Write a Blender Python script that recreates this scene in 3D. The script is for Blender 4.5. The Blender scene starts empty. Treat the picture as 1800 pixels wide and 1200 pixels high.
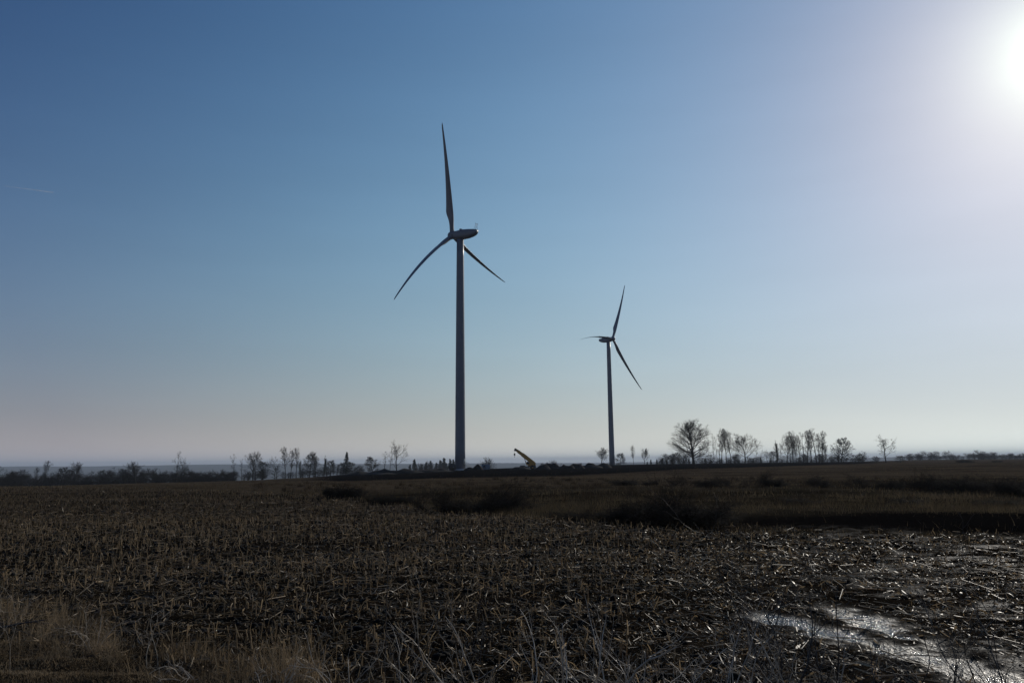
import bpy, math, random
import numpy as np
from mathutils import Vector, Matrix

rng = np.random.default_rng(7)
random.seed(7)
SC = bpy.context.scene
COL = SC.collection

# ------------------------------------------------------------------ camera
EYE = 2.6
F = 1350.0                      # focal length in photo pixels (1800 wide)
PITCH = math.atan(213 / F)
ROLL = math.radians(0.6)
cam_d = bpy.data.cameras.new("camera")
cam_d.sensor_width = 36.0
cam_d.lens = 36.0 * F / 1800.0
cam_d.clip_start = 0.1
cam_d.clip_end = 120000.0
cam = bpy.data.objects.new("camera", cam_d)
COL.objects.link(cam)
fw = Vector((0, math.cos(PITCH), math.sin(PITCH)))
up0 = Vector((0, -math.sin(PITCH), math.cos(PITCH)))
r0 = Vector((1, 0, 0))
rr = r0 * math.cos(ROLL) - up0 * math.sin(ROLL)
uu = up0 * math.cos(ROLL) + r0 * math.sin(ROLL)
M = Matrix((rr, uu, -fw)).transposed().to_4x4()
M.translation = Vector((0, 0, EYE))
cam.matrix_world = M
SC.camera = cam

# ------------------------------------------------------------------ sun and sky
SUN_EL = math.radians(24.2)
SUN_AZ = math.radians(37.6)     # clockwise from +Y
sun_dir = Vector((math.sin(SUN_AZ) * math.cos(SUN_EL), math.cos(SUN_AZ) * math.cos(SUN_EL), math.sin(SUN_EL)))
sd = bpy.data.lights.new("sun", 'SUN')
sd.energy = 2.0
sd.angle = math.radians(0.5)
sd.color = (1.0, 0.93, 0.82)
sun = bpy.data.objects.new("sun", sd)
COL.objects.link(sun)
sun.rotation_euler = (-sun_dir).to_track_quat('-Z', 'Y').to_euler()
sun.location = (0, 0, 50)

world = bpy.data.worlds.new("World")
SC.world = world
world.use_nodes = True
wt = world.node_tree
for n in list(wt.nodes):
    wt.nodes.remove(n)
W = wt.nodes.new
wo = W('ShaderNodeOutputWorld')
bg = W('ShaderNodeBackground')
SKY_STRENGTH = 0.08
bg.inputs[1].default_value = SKY_STRENGTH
sky = W('ShaderNodeTexSky')
sky.sky_type = 'NISHITA'
sky.sun_disc = False
sky.sun_elevation = SUN_EL
sky.sun_rotation = SUN_AZ
sky.altitude = 200
sky.air_density = 1.0
sky.dust_density = 0.3
sky.ozone_density = 1.0
SKY_G = (0.958, 0.766, 0.633)     # the camera's response to the sky, channel by channel
SKY_K = (0.669, 0.516, 0.807)
SKY_E = (1.048, 1.483, 1.653)   # pale band low over the horizon
SKY_S = (-1.044, -1.174, -1.364)     # bright aureole round the sun
SKY_S2 = (1.234, 1.507, 1.094)
SKY_E2 = (-1.097, -1.415, -1.175)
SKY_A1 = (-0.21, -0.005, -1.158)
SKY_A2 = (-0.203, -0.418, 0.27)
SKY_EE = (-1.176, -0.923, -0.502)
SKY_EG = (-1.43, 0.524, 1.103)


def wmath(op, a, b=None):
    n = W('ShaderNodeMath')
    n.operation = op
    for i, v in enumerate((a, b)):
        if v is None:
            continue
        if isinstance(v, (int, float)):
            n.inputs[i].default_value = v
        else:
            wt.links.new(v, n.inputs[i])
    return n.outputs[0]


def build_sky():
    tc = W('ShaderNodeTexCoord')
    sx = W('ShaderNodeSeparateXYZ')
    wt.links.new(tc.outputs['Generated'], sx.inputs[0])
    el = wmath('MULTIPLY', wmath('ARCSINE', wmath('MAXIMUM', sx.outputs[2], 0.0)), 180 / math.pi)
    e = wmath('EXPONENT', wmath('DIVIDE', el, -2.0))
    dt = W('ShaderNodeVectorMath')
    dt.operation = 'DOT_PRODUCT'
    dt.inputs[1].default_value = sun_dir
    wt.links.new(tc.outputs['Generated'], dt.inputs[0])
    an = wmath('MULTIPLY', wmath('ARCCOSINE', wmath('MINIMUM', dt.outputs['Value'], 0.99999)), 180 / math.pi)
    g = wmath('EXPONENT', wmath('DIVIDE', an, -20.0))
    g2 = wmath('EXPONENT', wmath('DIVIDE', an, -5.0))
    e2 = wmath('EXPONENT', wmath('DIVIDE', el, -6.0))
    e2g = wmath('MULTIPLY', e2, g)
    a1 = wmath('MINIMUM', wmath('DIVIDE', an, 60.0), 1.15)
    a2 = wmath('MULTIPLY', a1, a1)
    ee = wmath('MULTIPLY', wmath('MINIMUM', wmath('DIVIDE', el, 30.0), 1.1), a1)
    mp = W('ShaderNodeMapping')
    mp.inputs['Rotation'].default_value = (.15, .1, .35)
    mp.inputs['Scale'].default_value = (2.2, 2.6, 16)
    wt.links.new(tc.outputs['Generated'], mp.inputs[0])
    wn = W('ShaderNodeTexNoise')
    wn.inputs['Scale'].default_value = 1.3
    wn.inputs['Detail'].default_value = 5
    wt.links.new(mp.outputs[0], wn.inputs['Vector'])
    wisp = wmath('MULTIPLY', wmath('SUBTRACT', wn.outputs['Fac'], .5), .10)
    sp = W('ShaderNodeSeparateColor')
    wt.links.new(sky.outputs[0], sp.inputs[0])
    cb = W('ShaderNodeCombineColor')
    for c in range(3):
        lit = wmath('MULTIPLY', sp.outputs[c], SKY_STRENGTH)
        p = wmath('POWER', lit, SKY_G[c])
        x = wmath('ADD', wmath('MULTIPLY', e, SKY_E[c]), wmath('MULTIPLY', g, SKY_S[c]))
        for term, co in ((g2, SKY_S2), (e2, SKY_E2), (e2g, SKY_EG), (a1, SKY_A1), (a2, SKY_A2), (ee, SKY_EE)):
            x = wmath('ADD', x, wmath('MULTIPLY', term, co[c]))
        x = wmath('ADD', x, wisp)
        x = wmath('EXPONENT', wmath('ADD', x, SKY_K[c]))
        v = wmath('DIVIDE', wmath('MULTIPLY', p, x), SKY_STRENGTH)
        wt.links.new(v, cb.inputs[c])
    wt.links.new(cb.outputs[0], bg.inputs[0])


build_sky()
wt.links.new(bg.outputs[0], wo.inputs[0])

SC.view_settings.view_transform = 'Standard'
SC.view_settings.look = 'None'
SC.view_settings.gamma = 1.0
SC.view_settings.exposure = 0.0

# ================================================================== helpers
def tag(o, label=None, cat=None, group=None, kind=None):
    if label:
        o['label'] = label
    if cat:
        o['category'] = cat
    if group:
        o['group'] = group
    if kind:
        o['kind'] = kind
    return o


def empty(name, loc=(0, 0, 0), rz=0.0):
    o = bpy.data.objects.new(name, None)
    o.empty_display_size = 0.5
    o.location = loc
    o.rotation_euler = (0, 0, rz)
    COL.objects.link(o)
    return o


def mesh_np(name, V, faces, mat=None, parent=None, smooth=False):
    """V (n,3) array, faces: list of (m,k) index arrays."""
    if not isinstance(faces, list):
        faces = [faces]
    faces = [np.asarray(f) for f in faces if len(f)]
    me = bpy.data.meshes.new(name)
    V = np.ascontiguousarray(V, dtype=np.float32)
    me.vertices.add(len(V))
    me.vertices.foreach_set('co', V.ravel())
    nl = sum(f.size for f in faces)
    npoly = sum(len(f) for f in faces)
    me.loops.add(nl)
    me.loops.foreach_set('vertex_index', np.concatenate([f.ravel() for f in faces]).astype(np.int32))
    me.polygons.add(npoly)
    tot = np.concatenate([np.full(len(f), f.shape[1], dtype=np.int32) for f in faces])
    st = np.concatenate([[0], np.cumsum(tot)[:-1]]).astype(np.int32)
    me.polygons.foreach_set('loop_start', st)
    me.polygons.foreach_set('loop_total', tot)
    if smooth:
        me.polygons.foreach_set('use_smooth', np.ones(npoly, dtype=bool))
    me.update(calc_edges=True)
    if mat:
        me.materials.append(mat)
    o = bpy.data.objects.new(name, me)
    COL.objects.link(o)
    if parent:
        o.parent = parent
    return o


class MB:
    """collects simple solids into ONE mesh"""
    def __init__(s):
        s.V = []
        s.F = {}
        s.n = 0

    def add(s, V, F):
        V = np.asarray(V, float)
        s.V.append(V)
        for f in F:
            s.F.setdefault(len(f), []).append([i + s.n for i in f])
        s.n += len(V)

    def box(s, c, d, R=None):
        c = np.array(c, float)
        h = np.array(d, float) / 2
        P = np.array([[x, y, z] for x in (-1, 1) for y in (-1, 1) for z in (-1, 1)]) * h
        if R is not None:
            P = P @ np.array(R).T
        s.add(P + c, [(0, 1, 3, 2), (4, 6, 7, 5), (0, 4, 5, 1), (2, 3, 7, 6), (0, 2, 6, 4), (1, 5, 7, 3)])

    def ring(s, rings, closed_ends=True):
        """rings: list of (k,3) arrays, lofted"""
        k = len(rings[0])
        V = np.concatenate(rings)
        F = []
        for i in range(len(rings) - 1):
            for j in range(k):
                a = i * k + j
                b = i * k + (j + 1) % k
                F.append((a, b, b + k, a + k))
        if closed_ends:
            F.append(tuple(reversed(range(k))))
            F.append(tuple(range((len(rings) - 1) * k, len(rings) * k)))
        s.add(V, F)

    def cyl(s, a, b, ra, rb=None, n=12):
        a = np.array(a, float)
        b = np.array(b, float)
        rb = ra if rb is None else rb
        d = b - a
        d /= np.linalg.norm(d)
        u = np.cross(d, [0, 0, 1.0] if abs(d[2]) < .9 else [1.0, 0, 0])
        u /= np.linalg.norm(u)
        v = np.cross(d, u)
        an = np.arange(n) * 2 * math.pi / n
        c = np.cos(an)[:, None] * u + np.sin(an)[:, None] * v
        s.ring([a + c * ra, b + c * rb])

    def lathe(s, prof, n=32):
        an = np.arange(n) * 2 * math.pi / n
        s.ring([np.stack([np.cos(an) * r, np.sin(an) * r, np.full(n, z)], 1) for z, r in prof])

    def build(s, name, mat=None, parent=None, smooth=False, bevel=0.0, autosmooth=None):
        o = mesh_np(name, np.concatenate(s.V), [np.array(f) for f in s.F.values()], mat, parent, smooth)
        if bevel:
            m = o.modifiers.new('bevel', 'BEVEL')
            m.width = bevel
            m.segments = 2
            m.limit_method = 'ANGLE'
        return o


def batch_tubes(P, R, n=4):
    """P (N,m,3) polylines, R (N,m) radii -> verts, quad faces"""
    N, m, _ = P.shape
    T = np.gradient(P, axis=1)
    T /= np.linalg.norm(T, axis=2, keepdims=True) + 1e-9
    mean = T.mean(1)
    ref = np.where((np.abs(mean[:, 2]) < .8)[:, None], np.array([[0, 0, 1.0]]), np.array([[1.0, 0, 0]]))[:, None, :]
    U = np.cross(T, np.broadcast_to(ref, T.shape))
    U /= np.linalg.norm(U, axis=2, keepdims=True) + 1e-9
    Vv = np.cross(T, U)
    a = np.arange(n) * 2 * math.pi / n
    ring = P[:, :, None, :] + R[:, :, None, None] * (np.cos(a)[None, None, :, None] * U[:, :, None, :] + np.sin(a)[None, None, :, None] * Vv[:, :, None, :])
    V = ring.reshape(-1, 3)
    i = np.arange(N)[:, None, None] * (m * n)
    k = np.arange(m - 1)[None, :, None] * n
    j = np.arange(n)[None, None, :]
    j2 = (j + 1) % n
    A = i + k + j
    B = i + k + j2
    Fq = np.stack([A, B, B + n, A + n], -1).reshape(-1, 4)
    return V, Fq


def join_np(parts):
    Vs, Fs, n = [], [], 0
    for V, Fq in parts:
        Vs.append(V)
        Fs.append(Fq + n)
        n += len(V)
    return np.concatenate(Vs), np.concatenate(Fs)


def grow(rg, P, R, per, trange, ang, angsd, lenf, m, upc, wander, rratio, tip=.25, rmin=.004):
    """children of every polyline in P. lenf: (t, parent length) -> length"""
    N, pm, _ = P.shape
    t = trange[0] + (trange[1] - trange[0]) * (np.arange(per)[None] + rg.uniform(0, 1, (N, per))) / per
    x = t * (pm - 1)
    i = np.clip(x.astype(int), 0, pm - 2)
    fr = (x - i)[..., None]
    idx = np.arange(N)[:, None]
    base = P[idx, i] * (1 - fr) + P[idx, i + 1] * fr
    pr = R[idx, i] * (1 - fr[..., 0]) + R[idx, i + 1] * fr[..., 0]
    d = P[idx, i + 1] - P[idx, i]
    d /= np.linalg.norm(d, axis=-1, keepdims=True) + 1e-9
    plen = np.linalg.norm(np.diff(P, axis=1), axis=-1).sum(1)[:, None]
    ref = np.where(np.abs(d[..., 2:3]) < .9, np.array([0, 0, 1.0]), np.array([1.0, 0, 0]))
    e1 = np.cross(d, ref)
    e1 /= np.linalg.norm(e1, axis=-1, keepdims=True) + 1e-9
    e2 = np.cross(d, e1)
    ph = (2.4 * np.arange(per)[None] + rg.uniform(0, 6.28, (N, 1)) + rg.normal(0, .35, (N, per)))[..., None]
    perp = np.cos(ph) * e1 + np.sin(ph) * e2
    a = ang(t) if callable(ang) else np.full_like(t, ang)
    a = np.clip(a + rg.normal(0, angsd, t.shape), .1, 1.9)[..., None]
    cd = np.cos(a) * d + np.sin(a) * perp
    L = lenf(t, plen) * rg.uniform(.7, 1.2, t.shape)
    base = base.reshape(-1, 3)
    cd = cd.reshape(-1, 3)
    L = L.reshape(-1)
    pr = pr.reshape(-1)
    n = len(base)
    out = np.zeros((n, m, 3))
    out[:, 0] = base
    for k in range(1, m):
        out[:, k] = out[:, k - 1] + cd * (L / (m - 1))[:, None]
        cd = cd + rg.normal(0, wander, cd.shape)
        cd[:, 2] += upc
        cd /= np.linalg.norm(cd, axis=1, keepdims=True)
    r = np.maximum(pr * rratio, rmin)
    Rr = r[:, None] * np.linspace(1, tip, m)[None]
    return out, np.maximum(Rr, rmin * .7)


# ------------------------------------------------------------------ numpy noise
_tab = np.random.default_rng(3).random((256, 256))


def vnoise(x, y):
    xi = np.floor(x).astype(np.int64)
    yi = np.floor(y).astype(np.int64)
    fx = x - xi
    fy = y - yi
    fx = fx * fx * (3 - 2 * fx)
    fy = fy * fy * (3 - 2 * fy)
    g = lambda a, b: _tab[a & 255, b & 255]
    return (g(xi, yi) * (1 - fx) + g(xi + 1, yi) * fx) * (1 - fy) + (g(xi, yi + 1) * (1 - fx) + g(xi + 1, yi + 1) * fx) * fy


def fbm(x, y, o=4):
    v = 0
    a = .5
    tot = 0
    for k in range(o):
        v = v + a * vnoise(x * 2 ** k + 17.3 * k, y * 2 ** k + 9.1 * k)
        tot += a
        a *= .5
    return v / tot - .5


def sstep(a, b, x):
    t = np.clip((x - a) / (b - a), 0, 1)
    return t * t * (3 - 2 * t)


# ------------------------------------------------------------------ materials
def new_mat(name):
    m = bpy.data.materials.new(name)
    m.use_nodes = True
    return m, m.node_tree, m.node_tree.nodes['Principled BSDF']


def noisy_mat(name, c1, c2, scale=8.0, rough=.7, bump=0.0, bscale=None, metal=0.0, spec=.5, coords='Object', detail=6, rough2=None, randomize=0.0, through=0.0):
    m, nt, b = new_mat(name)
    tc = nt.nodes.new('ShaderNodeTexCoord')
    nz = nt.nodes.new('ShaderNodeTexNoise')
    nz.inputs['Scale'].default_value = scale
    nz.inputs['Detail'].default_value = detail
    nt.links.new(tc.outputs[coords], nz.inputs['Vector'])
    rp = nt.nodes.new('ShaderNodeValToRGB')
    rp.color_ramp.elements[0].position = .3
    rp.color_ramp.elements[1].position = .7
    rp.color_ramp.elements[0].color = (*c1, 1)
    rp.color_ramp.elements[1].color = (*c2, 1)
    nt.links.new(nz.outputs['Fac'], rp.inputs[0])
    col = rp.outputs[0]
    if randomize:
        gi = nt.nodes.new('ShaderNodeNewGeometry')
        mr = nt.nodes.new('ShaderNodeMapRange')
        mr.inputs['To Min'].default_value = 1 - randomize
        mr.inputs['To Max'].default_value = 1 + randomize
        nt.links.new(gi.outputs['Random Per Island'], mr.inputs[0])
        vm = nt.nodes.new('ShaderNodeVectorMath')
        vm.operation = 'SCALE'
        nt.links.new(col, vm.inputs[0])
        nt.links.new(mr.outputs[0], vm.inputs['Scale'])
        col = vm.outputs[0]
    nt.links.new(col, b.inputs['Base Color'])
    b.inputs['Roughness'].default_value = rough
    b.inputs['Metallic'].default_value = metal
    b.inputs['Specular IOR Level'].default_value = spec
    if rough2 is not None:
        mr = nt.nodes.new('ShaderNodeMapRange')
        mr.inputs['To Min'].default_value = rough
        mr.inputs['To Max'].default_value = rough2
        nt.links.new(nz.outputs['Fac'], mr.inputs[0])
        nt.links.new(mr.outputs[0], b.inputs['Roughness'])
    if through:
        tl = nt.nodes.new('ShaderNodeBsdfTranslucent')
        nt.links.new(col, tl.inputs['Color'])
        mx = nt.nodes.new('ShaderNodeMixShader')
        mx.inputs[0].default_value = through
        nt.links.new(b.outputs[0], mx.inputs[1])
        nt.links.new(tl.outputs[0], mx.inputs[2])
        nt.links.new(mx.outputs[0], nt.nodes['Material Output'].inputs['Surface'])
    if bump:
        bn = nt.nodes.new('ShaderNodeTexNoise')
        bn.inputs['Scale'].default_value = bscale or scale * 3
        bn.inputs['Detail'].default_value = 5
        nt.links.new(tc.outputs[coords], bn.inputs['Vector'])
        bp = nt.nodes.new('ShaderNodeBump')
        bp.inputs['Strength'].default_value = bump
        bp.inputs['Distance'].default_value = .02
        nt.links.new(bn.outputs['Fac'], bp.inputs['Height'])
        nt.links.new(bp.outputs[0], b.inputs['Normal'])
    return m


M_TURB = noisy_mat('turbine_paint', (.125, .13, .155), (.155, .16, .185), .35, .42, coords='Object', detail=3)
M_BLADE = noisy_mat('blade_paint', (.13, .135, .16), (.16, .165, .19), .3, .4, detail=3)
M_CONC = noisy_mat('pale_concrete', (.40, .40, .38), (.55, .54, .52), 2, .8, .3)
M_STEEL = noisy_mat('galvanised_steel', (.22, .23, .24), (.32, .33, .34), 5, .45, metal=.6)
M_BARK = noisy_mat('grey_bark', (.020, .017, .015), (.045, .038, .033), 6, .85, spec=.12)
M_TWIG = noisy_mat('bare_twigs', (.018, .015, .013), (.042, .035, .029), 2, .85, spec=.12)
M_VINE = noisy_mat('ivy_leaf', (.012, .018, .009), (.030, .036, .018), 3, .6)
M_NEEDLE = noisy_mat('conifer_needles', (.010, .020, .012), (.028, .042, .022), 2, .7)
M_SCRUB = noisy_mat('bramble_stems', (.010, .008, .006), (.026, .020, .015), 2.5, .85, spec=.08)
M_STRAW = noisy_mat('maize_straw', (.14, .097, .054), (.40, .29, .165), 1.7, .55, randomize=.55, spec=.22, through=.4)
M_HUSK = noisy_mat('maize_husk', (.12, .082, .043), (.38, .27, .15), 1.3, .42, randomize=.75, spec=.30, through=.35)
M_GRASS = noisy_mat('dry_grass', (.10, .070, .040), (.36, .265, .16), .9, .6, randomize=.5, spec=.15, through=.55)
M_ROUGHGRASS = noisy_mat('rough_grass', (.045, .034, .020), (.145, .108, .064), .25, .9, randomize=.5, spec=.05, through=.4)
M_STEM = noisy_mat('pale_shrub_bark', (.20, .16, .12), (.55, .46, .35), 14, .45, spec=.3)
M_DARKSTEM = noisy_mat('dark_shrub_bark', (.018, .014, .012), (.045, .036, .030), 10, .6)
M_DIRT = noisy_mat('heaped_soil', (.012, .010, .009), (.030, .025, .021), 1.2, .95, .8, 3, spec=.2)
M_YELLOW = noisy_mat('crane_yellow_paint', (.42, .20, .025), (.52, .26, .035), 1.5, .4, detail=4)
M_BLACK = noisy_mat('black_painted_steel', (.010, .010, .011), (.022, .021, .020), 3, .5)
M_RUBBER = noisy_mat('tyre_rubber', (.010, .010, .010), (.020, .020, .019), 6, .85)
M_GREY = noisy_mat('container_grey_paint', (.16, .19, .23), (.21, .24, .28), 1, .5)
M_WOOD = noisy_mat('weathered_wood', (.04, .032, .024), (.08, .062, .045), 4, .8)
M_CABLE = noisy_mat('cable_sheath', (.008, .008, .009), (.016, .016, .018), 5, .5)


def glass_mat():
    m, nt, b = new_mat('cab_glass')
    b.inputs['Base Color'].default_value = (.02, .025, .03, 1)
    b.inputs['Roughness'].default_value = .08
    return m


M_GLASS = glass_mat()


# ================================================================== terrain
def at_px(px, dist):
    """bearing of a photo column at the horizon -> x, y that far ahead"""
    az = math.atan((px - 900) / F)
    return math.tan(az) * dist, dist


def depth(x, y):
    """distance ahead of the viewpoint, along +Y"""
    r = np.hypot(x, y)
    return r * np.maximum(np.cos(np.arctan2(x, y)), .62)


U_E = [-900, 0, 300, 600, 800, 1000, 1200, 1500, 1800, 2400]
E_E = [125, 113, 88, 60, 41, 34.5, 30, 27, 24.5, 22]
U_S = [-900, 0, 450, 550, 608, 690, 809, 900]
A_S = [7.5, 6.2, 4.1, 3.0, 1.9, 1.4, .25, 0]
U_D = [-2500, 400, 600, 700, 850, 950, 1050, 1500, 1570, 1600, 4000]
D_D = [430, 420, 385, 375, 400, 440, 650, 700, 900, 1500, 1500]

PUDDLE = [at_px(*q) for q in ((1335, 13.5), (1440, 12.3), (1560, 10.9), (1700, 9.9), (1830, 9.2), (2000, 8.3))]
PUDDLE2 = [at_px(*q) for q in ((1425, 14.3), (1490, 12.9), (1560, 12.0), (1620, 11.2))]


def seg_dist(x, y, pts):
    best = np.full(np.shape(x), 1e9)
    for (ax, ay), (bx, by) in zip(pts[:-1], pts[1:]):
        dx, dy = bx - ax, by - ay
        t = np.clip(((x - ax) * dx + (y - ay) * dy) / (dx * dx + dy * dy), 0, 1)
        best = np.minimum(best, np.hypot(x - ax - t * dx, y - ay - t * dy))
    return best


def ucol(x, y):
    az = np.arctan2(x, y)
    az = np.clip(az, -1.25, 1.25)
    return 900 + F * np.tan(az)


def puddle_d(x, y):
    w = fbm(x * 1.8 + 5, y * 1.8, 4) * 1.1
    return np.minimum(seg_dist(x, y, PUDDLE) - .24, seg_dist(x, y, PUDDLE2) - .12) + w


def terrain(x, y, fine=True):
    x = np.asarray(x, float)
    y = np.asarray(y, float)
    r = depth(x, y)
    u = ucol(x, y)
    back = y < 0
    A = np.interp(u, U_S, A_S)
    z = -A * np.clip((r - 105) / 255, 0, 1.3)
    z += .45 * sstep(1000, 1200, u) * sstep(120, 420, r)
    D0 = np.interp(u, U_D, D_D)
    D0 = np.where(back, 3000, D0)
    z -= 82 * (1 - np.exp(-np.clip(r - D0, 0, None) / 900))
    # rolling ground and the far hills
    z += fbm(x / 60, y / 60, 3) * .5 * sstep(40, 160, r) * (1 - sstep(1500, 3000, r))
    z += fbm(x / 900 + 4, y / 900, 3) * 22 * sstep(1400, 4000, r)
    hill = 84 + 75 * fbm(u / 420 + 2, u * 0, 4)
    z += hill * sstep(5500, 8500, r) + 14 * sstep(3500, 5000, r) * (.5 + fbm(u / 260, u * 0 + 7, 3))
    if fine:
        near = 1 - sstep(60, 140, r)
        E = np.interp(u, U_E, E_E)
        field = 1 - sstep(E - 2, E + 3, r + 6 * fbm(x / 6, y / 6, 2))
        amp = .035 + .035 * (1 - field)
        wet = np.exp(-np.clip(puddle_d(x, y), 0, None) / 1.3) * (r < 40)
        z += near * amp * (2.6 * fbm(x * 1.3, y * 1.3, 3) * (1 - .5 * wet) + 1.5 * fbm(x * 6 + 3, y * 6, 4) * (1 + .3 * wet))
        # worked rows, ridges running across the view
        rowc = y * math.cos(.13) + x * math.sin(.13)
        z += near * field * .022 * np.sin(rowc / .76 * 2 * math.pi) * (1 - wet)
        z += (1 - field) * near * .25 * fbm(x / 7, y / 5, 3)
        pd = puddle_d(x, y)
        z -= .046 * (1 - sstep(-.2, .4, pd)) * (r < 40)
        # plough and bank relief beyond the near field
        z += sstep(38, 60, r) * (1 - sstep(500, 900, r)) * .32 * fbm(x / 5, y / 4, 4)
    return z


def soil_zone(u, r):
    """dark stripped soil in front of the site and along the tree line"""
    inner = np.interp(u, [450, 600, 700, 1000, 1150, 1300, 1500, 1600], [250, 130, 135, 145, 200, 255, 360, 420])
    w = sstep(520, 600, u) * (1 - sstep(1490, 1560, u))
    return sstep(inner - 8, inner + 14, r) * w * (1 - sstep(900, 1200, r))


def build_ground():
    # ring radii: fine near the camera, coarser outwards to the horizon
    rs = [1.0, 2, 3, 4, 5, 5.6, 6.2, 6.8]
    r = 7.2
    while r < 60:
        rs.append(r)
        r += max(.028, r * r / (F * .5 * EYE) * .42)
    while r < 30000:
        rs.append(r)
        r *= 1.018 if r < 1500 else 1.035
    rs.append(r)
    rs = np.array(rs)
    az = np.concatenate([np.linspace(-math.pi, -.80, 60)[:-1], np.linspace(-.80, .80, 1500), np.linspace(.80, math.pi, 60)[1:-1]])
    na = len(az)
    RR, AA = np.meshgrid(rs, az, indexing='ij')
    # jitter so that facets do not line up in rings
    X = RR * np.sin(AA)
    Y = RR * np.cos(AA)
    Z = terrain(X, Y)
    V = np.stack([X, Y, Z], -1).reshape(-1, 3)
    V = np.concatenate([V, [[0, 0, 0.0]]])
    i = np.arange(len(rs) - 1)[:, None] * na
    j = np.arange(na)[None]
    j2 = (j + 1) % na
    Q = np.stack([i + j, i + na + j, i + na + j2, i + j2], -1).reshape(-1, 4)
    j = np.arange(na)
    T3 = np.stack([np.full(na, len(V) - 1), j, (j + 1) % na], 1)
    # colour of the ground cover itself, by kind of ground
    x, y = V[:, 0], V[:, 1]
    rad = depth(x, y)
    u = ucol(x, y)
    E = np.interp(u, U_E, E_E)
    field = 1 - sstep(E - 2, E + 3, rad + 6 * fbm(x / 6, y / 6, 2))
    n1 = fbm(x / 3, y / 3, 4)[:, None]
    n2 = fbm(x / 22, y / 9, 4)[:, None]
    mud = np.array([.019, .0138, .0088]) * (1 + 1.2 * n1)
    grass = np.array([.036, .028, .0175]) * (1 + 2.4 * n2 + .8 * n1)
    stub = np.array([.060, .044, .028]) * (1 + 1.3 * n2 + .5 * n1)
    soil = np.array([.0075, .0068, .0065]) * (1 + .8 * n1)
    plough = np.array([.007, .0058, .005]) * (1 + .6 * n1)
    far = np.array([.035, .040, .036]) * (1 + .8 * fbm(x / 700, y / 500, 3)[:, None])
    c = grass + 0 * n1
    s_in = np.interp(u, [-900, 250, 600, 800, 1000, 1300, 1500, 1800], [80, 80, 62, 85, 80, 85, 95, 105])
    k = sstep(s_in - 12, s_in + 12, rad + 16 * fbm(x / 14, y / 14, 3))[:, None]
    c = c * (1 - k) + stub * k
    # bare ploughed strip on the right, between the field and the scrub
    k = (sstep(1150, 1350, u) * sstep(E, E + 3, rad) * (1 - sstep(36, 41, rad + 6 * fbm(x / 5, y / 5, 2))))[:, None]
    c = c * (1 - k) + plough * k
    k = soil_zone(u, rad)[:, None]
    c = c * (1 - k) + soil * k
    k = field[:, None]
    c = c * (1 - k) + mud * k
    verge = np.interp(u, [-900, 0, 300, 550, 700, 1800], [13.5, 12.2, 10.7, 8.9, 7.5, 6])
    k = (1 - sstep(verge - .5, verge + .4, rad + .8 * fbm(x, y, 2)))[:, None]
    c = c * (1 - k) + np.array([.035, .025, .015]) * (1 + .8 * n1) * k
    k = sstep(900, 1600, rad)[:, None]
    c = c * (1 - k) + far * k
    wet = np.exp(-(np.clip(puddle_d(x, y), 0, None) / .13) ** 1.5) * (rad < 40)
    wet = np.maximum(wet, .62 * sstep(1250, 1800, u) * field * sstep(.02, .22, fbm(x * 1.4, y * 2.2, 4)))
    m, nt, b = new_mat('field_ground')
    at = nt.nodes.new('ShaderNodeAttribute')
    at.attribute_name = 'ground_cover'
    aw = nt.nodes.new('ShaderNodeAttribute')
    aw.attribute_name = 'wetness'
    tc = nt.nodes.new('ShaderNodeTexCoord')
    nz = nt.nodes.new('ShaderNodeTexNoise')
    nz.inputs['Scale'].default_value = 9
    nz.inputs['Detail'].default_value = 8
    nt.links.new(tc.outputs['Object'], nz.inputs['Vector'])
    mr = nt.nodes.new('ShaderNodeMapRange')
    mr.inputs['From Min'].default_value = .3
    mr.inputs['From Max'].default_value = .7
    mr.inputs['To Min'].default_value = .55
    mr.inputs['To Max'].default_value = 1.45
    nt.links.new(nz.outputs['Fac'], mr.inputs[0])
    vm = nt.nodes.new('ShaderNodeVectorMath')
    vm.operation = 'SCALE'
    nt.links.new(at.outputs['Color'], vm.inputs[0])
    nt.links.new(mr.outputs[0], vm.inputs['Scale'])
    nt.links.new(vm.outputs[0], b.inputs['Base Color'])
    rg = nt.nodes.new('ShaderNodeMapRange')
    rg.inputs['To Min'].default_value = .95
    rg.inputs['To Max'].default_value = .38
    nt.links.new(aw.outputs['Fac'], rg.inputs[0])
    nt.links.new(rg.outputs[0], b.inputs['Roughness'])
    sg = nt.nodes.new('ShaderNodeMapRange')
    sg.inputs['To Min'].default_value = 0.0
    sg.inputs['To Max'].default_value = .28
    nt.links.new(aw.outputs['Fac'], sg.inputs[0])
    nt.links.new(sg.outputs[0], b.inputs['Specular IOR Level'])
    bn = nt.nodes.new('ShaderNodeTexNoise')
    bn.inputs['Scale'].default_value = 24
    bn.inputs['Detail'].default_value = 7
    nt.links.new(tc.outputs['Object'], bn.inputs['Vector'])
    bp = nt.nodes.new('ShaderNodeBump')
    bp.inputs['Strength'].default_value = 1.0
    bp.inputs['Distance'].default_value = .05
    nt.links.new(bn.outputs['Fac'], bp.inputs['Height'])
    nt.links.new(bp.outputs[0], b.inputs['Normal'])
    global GROUND_LOW
    GROUND_LOW = float(V[:, 2].min())
    o = mesh_np('ground', V, [Q, T3], m, smooth=True)
    ca = o.data.color_attributes.new('ground_cover', 'FLOAT_COLOR', 'POINT')
    rgba = np.concatenate([np.clip(c, .0015, 1), np.ones((len(c), 1))], 1).astype(np.float32)
    ca.data.foreach_set('color', rgba.ravel())
    wa = o.data.attributes.new('wetness', 'FLOAT', 'POINT')
    wa.data.foreach_set('value', np.clip(wet, 0, 1).astype(np.float32))
    tag(o, kind='structure')


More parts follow.
